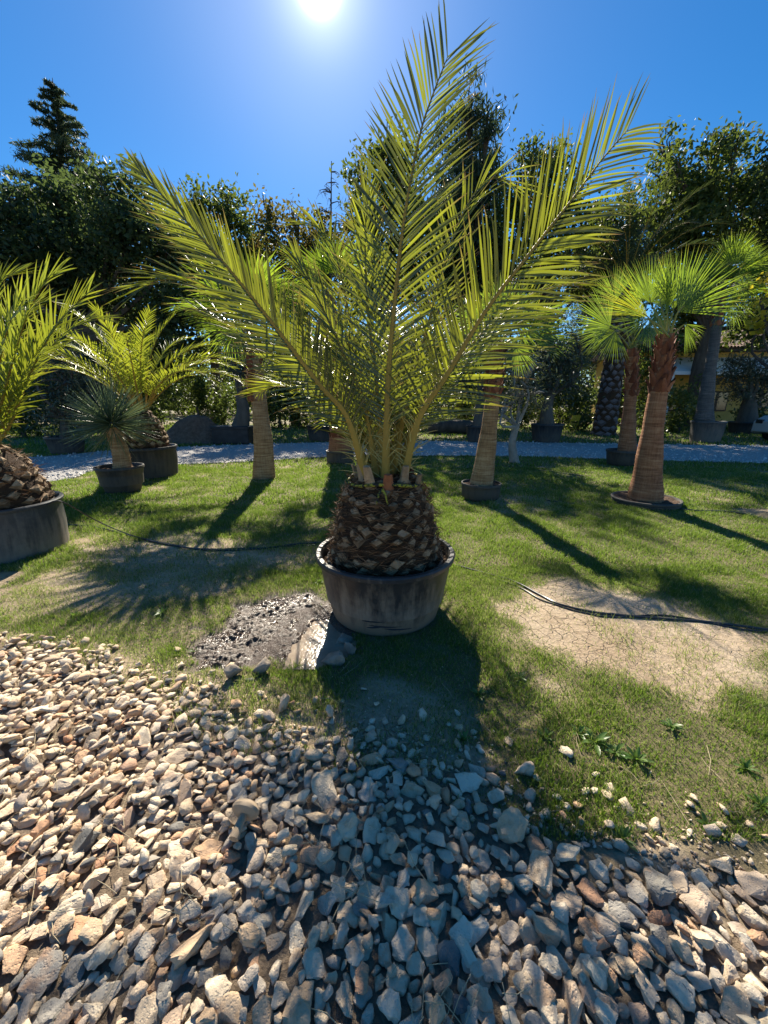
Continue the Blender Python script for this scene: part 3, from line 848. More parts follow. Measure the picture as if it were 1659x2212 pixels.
def strips_mesh(name, V, F, tip, rnd):
    n, m = F.shape[0], F.shape[1]
    return np_mesh(name, V.reshape(-1, 3), F.reshape(-1, 4), True, rnd=np.repeat(rnd, m), tip=tip.reshape(-1))

def frond_geo(ctrl, nrm, nl, L, W, g, a0=62, a1=22, vang=22, t0=0.16, droop=0.10, jit=1.0, lenprof=None, curl=0.0):
    """one feather leaf: returns rachis points and the leaflet arrays"""
    pts = spline(ctrl, 48)
    P = np.array([p[:] for p in pts])
    T = np.gradient(P, axis=0); T /= np.linalg.norm(T, axis=1, keepdims=True)
    Nn = np.array(nrm, float)
    Nv = Nn[None] - T * (T @ Nn)[:, None]; Nv /= np.linalg.norm(Nv, axis=1, keepdims=True)
    Sd = np.cross(T, Nv)
    ps, ds, ns, ls, ws = [], [], [], [], []
    for side in (-1, 1):
        t = t0 + (1 - t0) * ((np.arange(nl) + g.uniform(0.2, 0.8, nl)) / nl)
        t = np.clip(t, 0, 0.999)
        f = t * 47; i = f.astype(int); fr = (f - i)[:, None]
        def ip(A): return A[i] * (1 - fr) + A[np.minimum(i + 1, 47)] * fr
        p, tt, n_, s_ = ip(P), ip(T), ip(Nv), ip(Sd)
        u = (t - t0) / (1 - t0)
        ang = np.radians(a0 + (a1 - a0) * u ** 1.3 + g.normal(0, 4.5 * jit, nl))
        va = np.radians(vang * (1 - 0.4 * u) + g.choice([-14, 4, 20], nl) * 0.6 * jit + g.normal(0, 5 * jit, nl))
        d = tt * np.cos(ang)[:, None] + (s_ * side) * (np.sin(ang) * np.cos(va))[:, None] + n_ * (np.sin(ang) * np.sin(va))[:, None]
        ln = L * (0.35 + 0.65 * np.sin(np.pi * np.clip(u * 0.78 + 0.16, 0, 1)) ** 0.7) * g.uniform(0.86, 1.08, nl)
        if lenprof is not None: ln *= lenprof(u)
        face = n_ * np.cos(va)[:, None] - s_ * side * np.sin(va)[:, None] + g.normal(0, 0.25 * jit, (nl, 3))
        ps.append(p + n_ * 0.004); ds.append(d); ns.append(face); ls.append(ln); ws.append(W * g.uniform(0.8, 1.15, nl) * (0.7 + 0.3 * np.sin(np.pi * np.clip(u + 0.1, 0, 1))))
    P_, D_, N_, L_, W_ = (np.concatenate(a) for a in (ps, ds, ns, ls, ws))
    V, F, tip = strips(P_, D_, N_, L_, W_, np.abs(g.normal(droop, 0.05, len(P_))), curl=g.normal(0, curl, len(P_)) if curl else None)
    return pts, V, F, tip
def frond(parent, ctrl, nrm, nl, L, W, g, lmat, single=0, rad=0.020, rmat='rachis', bias=0.0, thorns=0, **kw):
    pts, V, F, tip = frond_geo(ctrl, nrm, nl, L, W, g, **kw)
    mb = MB()
    n = len(pts)
    mb.tube(pts, [rad * (1.55 - 1.4 * (i / (n - 1)) ** 0.7) if i < n - 1 else 0.001 for i in range(n)], 7, flat=0.7, up=Vector(nrm))
    fr = mb.build('frond', M[rmat], parent)
    cnt = len(V)
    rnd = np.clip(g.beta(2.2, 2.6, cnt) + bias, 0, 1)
    order = np.arange(cnt)
    if single:
        k = np.array([(i % nl) / nl for i in range(cnt)])
        pick = np.argsort(-k)[:single] if single < cnt else order
        pick = set(pick.tolist())
        for i in pick:
            me = strips_mesh('leaflet', V[i:i + 1], F[:1], tip[i:i + 1], rnd[i:i + 1])
            link('leaflet', me, M[lmat], fr)
        order = np.array([i for i in order if i not in pick], dtype=int)
    if len(order):
        m = F.shape[1]
        Fs = F[:len(order)]
        o = link('leaflets', strips_mesh('leaflets', V[order], Fs, tip[order], rnd[order]), M[lmat], fr)
        o['kind'] = 'stuff'
    if thorns:
        mb = MB()
        Nn = Vector(nrm)
        for i in range(thorns):
            t = 0.02 + 0.17 * i / thorns
            p = pts[int(t * 47)]; tt = (pts[int(t * 47) + 1] - p).normalized()
            s = tt.cross(Nn).normalized() * (1 if i % 2 else -1)
            d = (tt * g.uniform(0.5, 1.0) + s * g.uniform(0.4, 1) + Vector((g.normal(0, .3), g.normal(0, .3), g.normal(0, .3)))).normalized()
            L_ = g.uniform(0.07, 0.2)
            mb.tube([p, p + d * L_ * 0.6, p + d * L_ + Vector((0, 0, -0.01))], [0.0035, 0.0028, 0.0006], 4)
        o = mb.build('thorns', M['thorn'], fr); o['kind'] = 'stuff'
    return fr

# ------------------------------------------------------------------ plant pots
def plant_pot(name, c, r, h, label, mat, soil_z=None, rb=0.8, lip=0.04, tilt=None, group=None, n=56, wob=0.004):
    e = empty(name, (c[0], c[1], c[2] if len(c) > 2 else 0), label, 'pot', group)
    cc = (c[0], c[1], c[2] if len(c) > 2 else 0)
    mb = MB()
    prof = [(0.02, 0.0), (r * rb * 0.96, 0.0), (r * rb, 0.012), (r * (rb + (1 - rb) * 0.5), h * 0.5), (r * 0.955, h - lip * 1.3), (r * 0.965, h - lip * 1.15), (r, h - lip), (r * 1.005, h - lip * 0.3), (r * 0.99, h), (r * 0.935, h), (r * 0.915, h - 0.015), (r * 0.9, h * 0.6), (r * 0.87, h * 0.3), (0.02, h * 0.28)]
    mb.lathe(prof, cc, n, wob=wob, seed=r * 31)
    o = mb.build('shell', M[mat], e)
    # keep the dirt gradient of the material in the pot's own space
    mb2 = MB()
    sz = soil_z if soil_z is not None else h - 0.06
    rs = r * 0.905 if sz > h * 0.6 else r * 0.88
    vs, fs = [], []
    rings, seg = 8, 40
    for i in range(rings + 1):
        for k in range(seg):
            a = 2 * math.pi * k / seg; q = rs * i / rings
            x, y = cc[0] + q * math.cos(a), cc[1] + q * math.sin(a)
            vs.append((x, y, cc[2] + sz + 0.03 * (mnoise.noise(Vector((x * 9, y * 9, 3)))) + 0.02 * mnoise.noise(Vector((x * 25, y * 25, 1)))))
    for i in range(rings):
        for k in range(seg):
            k2 = (k + 1) % seg
            fs.append((i * seg + k, (i + 1) * seg + k, (i + 1) * seg + k2, i * seg + k2))
    mb2.add(vs, fs)
    mb2.build('soil', M['soil'], e)
    return e

# ------------------------------------------------------------------ feather palm trunks
SCALE_ME = {}
def scale_mesh(kind, k):
    """a cut leaf base: a wedge with a diamond outline, unit size, +Y up the trunk, +Z out"""
    key = (kind, k)
    if key in SCALE_ME: return SCALE_ME[key]
    rg = random.Random(k * 7 + 1)
    j = lambda s: rg.uniform(-s, s)
    b = [(-0.52 + j(.05), 0.0 + j(.1), -0.1), (0.0 + j(.08), -0.45 + j(.06), -0.1), (0.52 + j(.05), 0.0 + j(.1), -0.1), (0.0 + j(.08), 0.5 + j(.06), -0.1)]
    t = [(-0.42 + j(.05), 0.10 + j(.06), 0.22 + j(.05)), (0.0 + j(.06), -0.22 + j(.05), 0.34 + j(.06)), (0.42 + j(.05), 0.10 + j(.06), 0.22 + j(.05)), (0.0 + j(.08), 0.40 + j(.06), 0.40 + j(.1))]
    ce = (j(.05), 0.10 + j(.05), 0.40 + j(.05))
    vs = b + t + [ce]
    fs = [(0, 1, 5, 4), (1, 2, 6, 5), (2, 3, 7, 6), (3, 0, 4, 7), (4, 5, 8), (5, 6, 8), (6, 7, 8), (7, 4, 8)]
    me = bpy.data.meshes.new('leaf_base')
    me.from_pydata(vs, [], fs)
    a = me.attributes.new('rnd', 'FLOAT', 'FACE')
    v0 = rg.uniform(0.3, 0.8)
    a.data.foreach_set('value', np.array([v0 - 0.4] * 4 + [v0 + 0.1] * 4, dtype=np.float32))
    me.materials.append(M[kind])
    SCALE_ME[key] = me
    return me
def leaf_base_at(parent, kind, k, p, out, up, w, h, d):
    o = bpy.data.objects.new('leaf_base', scale_mesh(kind, k)); COL.objects.link(o)
    out = out.normalized(); x = up.cross(out).normalized(); y = out.cross(x).normalized()
    Mx = Matrix((( x.x * w, y.x * h, out.x * d, p.x), (x.y * w, y.y * h, out.y * d, p.y), (x.z * w, y.z * h, out.z * d, p.z), (0, 0, 0, 1)))
    o.parent = parent
    o.matrix_parent_inverse = world_matrix(parent).inverted()
    o.matrix_basis = Mx
    return o
def phoenix_trunk(root, c, prof, g, rows, per, kind, fib=900, size=1.0, flen=0.12):
    """prof: (radius, z) list"""
    mb = MB(); mb.lathe(prof, c, 40, wob=0.02, seed=3)
    core = mb.build('trunk', M['fibre_core'], root)
    zs = np.array([p[1] for p in prof]); rs = np.array([p[0] for p in prof])
    z0, z1 = zs[0], zs[-1]
    for i in range(rows):
        z = z0 + (z1 - z0) * (i + 0.4) / rows
        r = float(np.interp(z, zs, rs))
        slope = float(np.interp(z + 0.02, zs, rs) - np.interp(z - 0.02, zs, rs)) / 0.04
        n_ = per
        for k in range(n_):
            if g.random() < 0.07: continue
            a = 2 * math.pi * (k + 0.5 * (i % 2)) / n_ + g.normal(0, 0.06)
            out = Vector((math.cos(a), math.sin(a), 0))
            up = Vector((out.x * slope, out.y * slope, 1)).normalized()
            nrm_ = (out - up * out.dot(up)).normalized()
            w = 2 * math.pi * r / n_ * 1.02 * size * g.uniform(0.65, 1.1)
            h = (z1 - z0) / rows * 1.4 * g.uniform(0.6, 1.2)
            p = Vector((c[0], c[1], c[2] + z + g.normal(0, 0.013))) + out * r * 0.985
            leaf_base_at(core, kind, int(g.integers(0, 8)), p, (nrm_ + up * g.normal(0.28, 0.16) + Vector((g.normal(0, .12), g.normal(0, .12), 0))), (up + Vector((g.normal(0, .10), g.normal(0, .10), 0))).normalized(), w, h, min(w, 0.13) * g.uniform(0.6, 1.15))
    if fib:
        P = []; D = []; L = []
        for i in range(fib):
            z = g.uniform(z0, z1); r = float(np.interp(z, zs, rs)); a = g.uniform(0, 6.283)
            out = np.array([math.cos(a), math.sin(a), 0])
            tan = np.array([-math.sin(a), math.cos(a), 0]) * g.choice([-1, 1])
            P.append(np.array(c) + out * (r + g.uniform(0.005, 0.03)) + np.array([0, 0, z]))
            D.append(tan * g.uniform(0.4, 1.0) + out * g.uniform(-0.05, 0.5) + np.array([0, 0, g.uniform(-0.2, 0.6)]))
            L.append(g.uniform(0.4, 1.2) * flen)
        P, D, L = np.array(P), np.array(D), np.array(L)
        V, F, tip = strips(P, D, g.normal(0, 1, P.shape), L, np.full(len(L), 0.005), g.uniform(0, 0.5, len(L)))
        o = link('fibres', strips_mesh('fibres', V, F, tip, g.random(len(L))), M['fibre'], core); o['kind'] = 'stuff'
    return core

# ================================================================== the big potted date palm
g = np.random.default_rng(42)
PC = (POT[0], POT[1], 0.0)
pot = plant_pot('plant_pot', PC, 0.495, 0.475, 'large scuffed black tub holding the tall feathery palm beside the muddy puddle', 'pot_main', soil_z=0.40, rb=0.79, lip=0.035)
mb = MB(); mb.lathe([(0.405, 0.34), (0.415, 0.425), (0.40, 0.43), (0.39, 0.34)], PC, 56, wob=0.012, seed=2)
mb.build('inner_ring', M['black_plastic'], pot)
# scuffed moulding and a torn flap on the tub
mb = MB()
for (px, py, L_, dx, dy) in ((785, 1335, 0.16, 1, 0.05), (800, 1345, 0.22, 1, -0.12), (830, 1352, 0.2, 1, -0.25), (795, 1352, 0.12, 1, 0.25)):
    a0 = math.atan2(-1, (px - 832) / 120)
    for s in range(1):
        pts_ = []
        for q in range(7):
            an = a0 + L_ * q / 6 * dx / 0.42; z = 0.13 - (py - 1335) * 0.003 + dy * L_ * q / 6 * 0.5
            rr = 0.495 * (0.79 + 0.165 * z / 0.475) + 0.003
            pts_.append((PC[0] + rr * math.cos(an), PC[1] + rr * math.sin(an), z))
        mb.tube(pts_, [0.002, 0.006, 0.009, 0.008, 0.006, 0.004, 0.001], 6, flat=0.6)
mb.build('scuff', M['black_plastic'], pot)

palm = empty('date_palm', PC, 'tall feathery date palm with stubby scaly trunk, set in tub by the puddle', 'palm')
TP = [(0.345, 0.36), (0.355, 0.46), (0.35, 0.56), (0.335, 0.66), (0.312, 0.76), (0.28, 0.85), (0.245, 0.93), (0.20, 0.99), (0.13, 1.02)]
core = phoenix_trunk(palm, PC, TP, g, 11, 18, 'boot_pale', fib=3000, flen=0.11)
# longer cut stubs round the crown
for k in range(11):
    a = 2 * math.pi * k / 11 + 0.26 + g.normal(0, 0.08); out = Vector((math.cos(a), math.sin(a), 0))
    up = (Vector((0, 0, 1)) + out * g.uniform(0.1, 0.4)).normalized()
    p = Vector((PC[0], PC[1], 0.97 + g.uniform(-0.03, 0.04))) + out * g.uniform(0.17, 0.24)
    L_ = g.uniform(0.07, 0.14)
    mb = MB(); mb.tube([p - up * 0.04, p + up * L_ * 0.6, p + up * L_], [0.042, 0.032, 0.026], 7, rnd=g.random(), flat=0.55, up=out)
    mb.build('leaf_base', M['boot'] if k % 4 == 0 else M['boot_pale'], core)
mb = MB()
loop = []
for k in range(49):
    a = 2 * math.pi * k / 48
    loop.append((PC[0] + 0.245 * math.cos(a), PC[1] + 0.245 * math.sin(a), 0.985 + 0.014 * math.sin(3 * a)))
mb.tube(loop, 0.011, 7)
for s in (-1, 1):
    p = Vector((PC[0] - 0.02, PC[1] - 0.255, 0.975))
    mb.tube([p, p + Vector((0.02 * s, -0.03, -0.03)), p + Vector((0.035 * s, -0.035, -0.09))], [0.009, 0.008, 0.004], 6)
ropeo = mb.build('rope', M['rope']); tag(ropeo, 'black and yellow cord tied round the top of the scaly palm trunk', 'cord')

B0 = Vector((PC[0], PC[1], 1.0))
def path(base, pts):
    return [B0 + Vector(base)] + [at(a, b, Y) for (a, b, Y) in pts]
py0 = PC[1]
FR = [  # bias paints backlight into the leaf colour: inner fronds lighter, front ones duller
    # (offset of base, picture path with depth), plane normal, leaflets per side, leaflet length, width, single, kwargs
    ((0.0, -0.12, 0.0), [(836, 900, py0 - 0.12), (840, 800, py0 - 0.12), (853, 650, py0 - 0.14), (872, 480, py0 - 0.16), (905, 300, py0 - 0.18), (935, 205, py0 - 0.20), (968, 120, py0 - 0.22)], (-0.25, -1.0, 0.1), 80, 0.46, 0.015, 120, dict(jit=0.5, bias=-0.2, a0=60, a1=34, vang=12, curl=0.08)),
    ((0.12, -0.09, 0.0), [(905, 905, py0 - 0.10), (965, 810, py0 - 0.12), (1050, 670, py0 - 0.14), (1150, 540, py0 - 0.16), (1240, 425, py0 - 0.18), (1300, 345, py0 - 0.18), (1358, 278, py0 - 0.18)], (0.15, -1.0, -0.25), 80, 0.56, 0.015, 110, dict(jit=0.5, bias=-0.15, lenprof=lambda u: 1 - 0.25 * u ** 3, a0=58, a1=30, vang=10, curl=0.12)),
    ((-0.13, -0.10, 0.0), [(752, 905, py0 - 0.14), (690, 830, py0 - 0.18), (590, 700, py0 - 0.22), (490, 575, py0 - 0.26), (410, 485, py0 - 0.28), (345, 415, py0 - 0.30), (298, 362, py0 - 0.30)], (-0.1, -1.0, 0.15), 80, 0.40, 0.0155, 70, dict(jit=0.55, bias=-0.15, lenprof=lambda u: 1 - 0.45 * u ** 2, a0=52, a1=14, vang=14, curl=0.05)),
    # behind
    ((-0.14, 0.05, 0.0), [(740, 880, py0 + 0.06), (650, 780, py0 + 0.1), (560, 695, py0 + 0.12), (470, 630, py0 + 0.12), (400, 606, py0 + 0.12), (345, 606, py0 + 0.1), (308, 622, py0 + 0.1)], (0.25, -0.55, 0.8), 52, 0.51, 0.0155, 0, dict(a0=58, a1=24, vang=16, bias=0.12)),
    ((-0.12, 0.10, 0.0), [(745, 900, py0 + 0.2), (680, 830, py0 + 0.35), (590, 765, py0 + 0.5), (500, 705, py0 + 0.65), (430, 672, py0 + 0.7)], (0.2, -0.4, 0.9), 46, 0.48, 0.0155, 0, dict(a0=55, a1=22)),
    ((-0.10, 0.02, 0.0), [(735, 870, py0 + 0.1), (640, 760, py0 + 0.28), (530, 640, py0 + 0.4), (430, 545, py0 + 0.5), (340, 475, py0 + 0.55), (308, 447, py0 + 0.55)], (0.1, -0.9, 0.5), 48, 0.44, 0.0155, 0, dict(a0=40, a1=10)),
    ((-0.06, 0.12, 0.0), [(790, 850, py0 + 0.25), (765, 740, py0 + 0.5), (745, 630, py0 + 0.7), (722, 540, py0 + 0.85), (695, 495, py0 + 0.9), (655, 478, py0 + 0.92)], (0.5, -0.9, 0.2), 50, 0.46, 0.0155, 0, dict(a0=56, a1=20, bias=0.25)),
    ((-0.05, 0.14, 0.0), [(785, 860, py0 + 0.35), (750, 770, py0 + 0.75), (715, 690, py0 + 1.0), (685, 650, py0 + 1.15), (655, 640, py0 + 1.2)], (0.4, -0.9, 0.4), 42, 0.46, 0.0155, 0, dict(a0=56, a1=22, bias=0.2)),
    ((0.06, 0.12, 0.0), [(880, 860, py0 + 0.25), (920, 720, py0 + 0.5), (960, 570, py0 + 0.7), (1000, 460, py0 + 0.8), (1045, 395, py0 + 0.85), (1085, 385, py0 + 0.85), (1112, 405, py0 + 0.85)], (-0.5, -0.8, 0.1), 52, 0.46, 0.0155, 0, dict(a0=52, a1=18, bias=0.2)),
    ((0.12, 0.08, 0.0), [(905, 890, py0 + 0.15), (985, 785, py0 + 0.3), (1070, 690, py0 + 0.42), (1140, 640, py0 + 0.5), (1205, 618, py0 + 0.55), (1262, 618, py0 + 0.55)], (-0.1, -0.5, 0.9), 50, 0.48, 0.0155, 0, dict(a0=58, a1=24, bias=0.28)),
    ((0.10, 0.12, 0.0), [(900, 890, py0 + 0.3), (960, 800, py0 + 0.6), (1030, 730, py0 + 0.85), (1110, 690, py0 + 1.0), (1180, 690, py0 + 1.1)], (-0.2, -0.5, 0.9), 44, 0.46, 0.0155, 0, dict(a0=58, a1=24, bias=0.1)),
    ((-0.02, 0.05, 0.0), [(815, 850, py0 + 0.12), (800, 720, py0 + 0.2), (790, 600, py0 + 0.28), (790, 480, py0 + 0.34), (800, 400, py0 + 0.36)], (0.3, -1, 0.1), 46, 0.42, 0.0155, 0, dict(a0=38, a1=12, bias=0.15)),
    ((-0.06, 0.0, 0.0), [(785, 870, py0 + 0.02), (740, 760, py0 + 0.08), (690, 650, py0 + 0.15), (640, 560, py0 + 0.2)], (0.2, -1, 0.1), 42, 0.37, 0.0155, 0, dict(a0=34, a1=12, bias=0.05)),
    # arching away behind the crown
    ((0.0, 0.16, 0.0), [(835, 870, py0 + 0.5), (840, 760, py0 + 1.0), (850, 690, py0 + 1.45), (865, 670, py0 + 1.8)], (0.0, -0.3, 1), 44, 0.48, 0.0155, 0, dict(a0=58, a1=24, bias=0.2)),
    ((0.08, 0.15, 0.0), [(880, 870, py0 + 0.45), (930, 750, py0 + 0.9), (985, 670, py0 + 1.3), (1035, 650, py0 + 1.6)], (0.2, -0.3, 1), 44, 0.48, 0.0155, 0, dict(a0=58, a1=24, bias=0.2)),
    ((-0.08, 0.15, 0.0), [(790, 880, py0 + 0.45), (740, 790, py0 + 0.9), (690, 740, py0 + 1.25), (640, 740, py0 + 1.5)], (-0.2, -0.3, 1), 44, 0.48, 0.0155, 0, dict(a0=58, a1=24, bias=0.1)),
]
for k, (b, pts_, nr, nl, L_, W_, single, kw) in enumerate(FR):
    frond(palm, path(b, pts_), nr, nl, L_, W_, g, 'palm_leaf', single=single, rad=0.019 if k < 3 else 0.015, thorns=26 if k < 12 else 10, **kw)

BACKF = [(72, 54, 1.65, 65), (80, 44, 1.8, 65), (100, 46, 1.75, 65), (120, 50, 1.75, 70), (140, 50, 1.6, 70), (90, 64, 1.7, 55), (84, 32, 1.6, 60), (112, 34, 1.6, 60), (68, 66, 1.6, 50), (128, 62, 1.6, 55)]
# ================================================================== other feather palms
def arch_path(base, az, el, L, bend, g, n=7):
    p = Vector(base); out = [p.copy()]
    for i in range(n):
        e = el - bend * ((i + 0.5) / n) ** 1.5
        p = p + Vector((math.cos(az) * math.cos(e), math.sin(az) * math.cos(e), math.sin(e))) * (L / n)
        out.append(p.copy())
    return out
def arch_normal(az, el):
    return (-math.cos(az) * math.sin(el), -math.sin(az) * math.sin(el), math.cos(el) + 0.05)
def arch_fronds(root, c, specs, g, nl, LL, W, lmat, rad=0.016, **kw):
    for (az, el, L, bend) in specs:
        e, a = R(el), R(az)
        base = Vector(c) + Vector((math.cos(a), math.sin(a), 0)) * 0.09
        kk = dict(a0=58, a1=24, vang=24, droop=0.12); kk.update(kw)
        frond(root, arch_path(base, a, e, L, R(bend), g), arch_normal(a, e - R(bend) * 0.35), nl, LL, W, g, lmat, rad=rad, **kk)

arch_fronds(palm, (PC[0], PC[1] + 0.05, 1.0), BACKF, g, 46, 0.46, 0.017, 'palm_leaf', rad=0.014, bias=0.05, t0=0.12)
# palm at the left edge
g = np.random.default_rng(7)
LPc = (gp(140, 1195).x - 0.62, gp(140, 1195).y + 0.08, 0.0)
plant_pot('plant_pot', LPc, 0.52, 0.53, 'wide dusty black tub at the edge of the gravel holding a squat scaly palm', 'pot_left', soil_z=0.47, rb=0.93, lip=0.03)
mb = MB(); mb.lathe([(0.43, 0.45), (0.44, 0.50), (0.425, 0.505), (0.415, 0.45)], LPc, 48, wob=0.02, seed=5)
o = mb.build('plastic_ring', M['black_plastic']); tag(o, 'thin black plastic ring lying on soil round the squat scaly palm', 'ring')
lp = empty('date_palm', LPc, 'squat date palm with thick scaly trunk in the wide dusty tub on bare ground', 'palm')
TP2 = [(0.40, 0.44), (0.42, 0.52), (0.40, 0.66), (0.35, 0.80), (0.28, 0.92), (0.19, 1.02), (0.12, 1.08)]
phoenix_trunk(lp, LPc, TP2, g, 8, 14, 'boot_pale', fib=900, flen=0.13)
cL = (LPc[0], LPc[1], 1.05)
def dirspec(pts_, base):       # a frond through picture points at given depth
    return [Vector(base)] + [at(a, b, Y) for a, b, Y in pts_]
yl = LPc[1]
for (pts_, nr) in (
    ([(15, 930, yl - 0.1), (60, 820, yl - 0.05), (105, 730, yl), (150, 670, yl + 0.05), (192, 632, yl + 0.1)], (-0.3, -1, 0.45)),
    ([(-5, 900, yl - 0.1), (30, 770, yl - 0.1), (60, 680, yl - 0.1), (95, 615, yl - 0.1), (128, 587, yl - 0.1)], (-0.5, -1, 0.3)),
    ([(20, 900, yl + 0.3), (80, 790, yl + 0.6), (140, 720, yl + 0.8), (190, 690, yl + 0.95), (225, 690, yl + 1.0)], (0.1, -0.6, 0.8)),
    ([(-5, 850, yl + 0.4), (20, 740, yl + 0.7), (50, 680, yl + 0.9), (100, 650, yl + 1.0), (130, 660, yl + 1.1)], (0.1, -0.6, 0.8)),
    ([(-25, 850, yl), (-30, 740, yl), (-20, 660, yl + 0.1), (0, 610, yl + 0.2), (40, 590, yl + 0.3)], (-0.3, -1, 0.3)),
    ([(-10, 880, yl - 0.25), (0, 780, yl - 0.4), (20, 700, yl - 0.5), (50, 650, yl - 0.55)], (-0.4, -1, 0.3)),
    ([(5, 920, yl), (30, 850, yl + 0.05), (70, 780, yl + 0.1), (95, 740, yl + 0.15)], (-0.2, -1, 0.4)),
):
    frond(lp, dirspec(pts_, (cL[0] + 0.05, cL[1], cL[2])), nr, 42, 0.42, 0.022, g, 'palm_leaf_far', rad=0.017, thorns=10, a0=56, a1=20, vang=22, bias=0.08)
arch_fronds(lp, cL, [(az, el, 1.9, 55) for az, el in ((170, 55), (210, 60), (130, 62), (250, 70), (100, 75), (190, 78))], g, 36, 0.42, 0.022, 'palm_leaf_far')

# sunlit palm behind the yucca
g = np.random.default_rng(17)
P2Y = 8.0
P2c = at(328, 1030, P2Y); P2c = (P2c.x, P2c.y, 0.0)
plant_pot('plant_pot', P2c, 0.56, 0.62, 'broad black tub on the drive edge holding the bushy sunlit palm behind the yucca', 'pot_far', rb=0.9, lip=0.05)
p2 = empty('date_palm', P2c, 'bushy sunlit date palm with arching fronds behind the round spiky yucca', 'palm')
TP3 = [(0.33, 0.53), (0.40, 0.64), (0.37, 0.85), (0.28, 1.1), (0.17, 1.28), (0.10, 1.34)]
phoenix_trunk(p2, P2c, TP3, g, 8, 13, 'boot_pale', fib=300, flen=0.12)
cP = (P2c[0], P2c[1], 1.3)
sp = [(0, 48, 2.5, 95), (8, 60, 2.5, 95), (-20, 52, 2.3, 100), (25, 70, 2.3, 80), (180, 50, 2.3, 80), (165, 62, 2.4, 70), (195, 58, 2.2, 80), (150, 75, 2.2, 55), (100, 80, 2.2, 50), (70, 72, 2.2, 60), (120, 66, 2.2, 65), (-60, 66, 2.1, 70), (-100, 70, 2.0, 70), (-130, 60, 2.2, 80), (45, 58, 2.3, 80), (210, 72, 2.2, 60), (-90, 84, 1.9, 40), (30, 84, 2.0, 40), (230, 60, 2.2, 80), (-40, 78, 2.1, 55), (180, 82, 2.1, 45)]
arch_fronds(p2, cP, sp, g, 44, 0.34, 0.022, 'palm_leaf_far', rad=0.015, bias=0.12)

# old tall date palm in the shade beyond the drive
g = np.random.default_rng(27)
P3c = at(1303, 940, 18.0); P3c = (P3c.x, P3c.y, 0.0)
p3 = empty('date_palm', P3c, 'tall date palm with diamond patterned grey trunk in shade beyond the drive', 'palm')
TP4 = [(0.50, 0.0), (0.46, 0.5), (0.43, 1.5), (0.40, 2.8), (0.40, 4.6), (0.45, 5.6), (0.3, 6.1)]
phoenix_trunk(p3, P3c, TP4, g, 26, 8, 'scale_old', fib=0, size=1.0)
c3 = (P3c[0], P3c[1], 6.0)
sp = [(az + g.uniform(-8, 8), el, g.uniform(3.2, 3.9), b) for (az, el, b) in [(a, 78, 60) for a in range(0, 360, 45)] + [(a + 20, 55, 85) for a in range(0, 360, 36)] + [(a + 8, 28, 90) for a in range(0, 360, 40)]]
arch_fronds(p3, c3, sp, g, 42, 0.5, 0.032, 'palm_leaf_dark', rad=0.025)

# ================================================================== fan palms
def fan_leaf(parent, base, hub, tip, face, g, nseg=36, spread=200, droop=0.03, mat='fan_leaf', bias=0.0, wid=0.74, prad=0.012):
    base, hub, tip = Vector(base), Vector(hub), Vector(tip)
    ax = (tip - hub); Rr = ax.length; ax.normalize()
    nr = Vector(face); nr = (nr - ax * nr.dot(ax)).normalized()
    sd = ax.cross(nr).normalized()
    th = np.radians(np.linspace(-spread / 2, spread / 2, nseg)) + g.normal(0, 0.012, nseg)
    D = np.outer(np.cos(th), np.array(ax)) + np.outer(np.sin(th), np.array(sd)) + np.outer(0.10 * np.abs(np.sin(th)) + g.normal(0, 0.02, nseg), np.array(nr))
    L = Rr * (0.80 + 0.20 * np.cos(th * 0.8)) * g.uniform(0.92, 1.04, nseg)
    W = 2 * L * 0.55 * math.tan(math.radians(spread) / nseg / 2) * 1.05 * wid
    V, F, tp = strips(np.repeat(np.array(hub)[None], nseg, 0), D, np.repeat(np.array(nr)[None], nseg, 0), L, W, np.abs(g.normal(droop, 0.05, nseg)), FAN_S, FAN_P, fold=0.30, dpow=3.0)
    mid = base.lerp(hub, 0.5) + Vector((0, 0, 0.06 * (hub - base).length))
    mb = MB(); mb.tube(spline([base, mid, hub, hub + ax * Rr * 0.12], 10), [prad * (1.8 - 1.2 * i / 9) for i in range(10)], 6, flat=0.6, up=nr)
    fr = mb.build('frond', M['fan_petiole'], parent)
    o = link('blade', strips_mesh('blade', V, F, tp, np.clip(g.beta(2, 3, nseg) + bias, 0, 1)), M[mat], fr)
    return fr
def fan_trunk(root, pts_, rads, mat, g, ring=0.03):
    path_ = spline(pts_, int(max(24, (Vector(pts_[-1]) - Vector(pts_[0])).length / ring)))
    n = len(path_)
    rr = []
    for i in range(n):
        u = i / (n - 1) * (len(rads) - 1); k = min(int(u), len(rads) - 2); f = u - k
        f = f * f * (3 - 2 * f)
        rr.append((rads[k] * (1 - f) + rads[k + 1] * f) * (1 + (0.018 if i % 2 else -0.012) + g.normal(0, 0.006)))
    mb = MB(); mb.tube(path_, rr, 26)
    o = mb.build('trunk', M[mat], root)
    return o, path_, rr
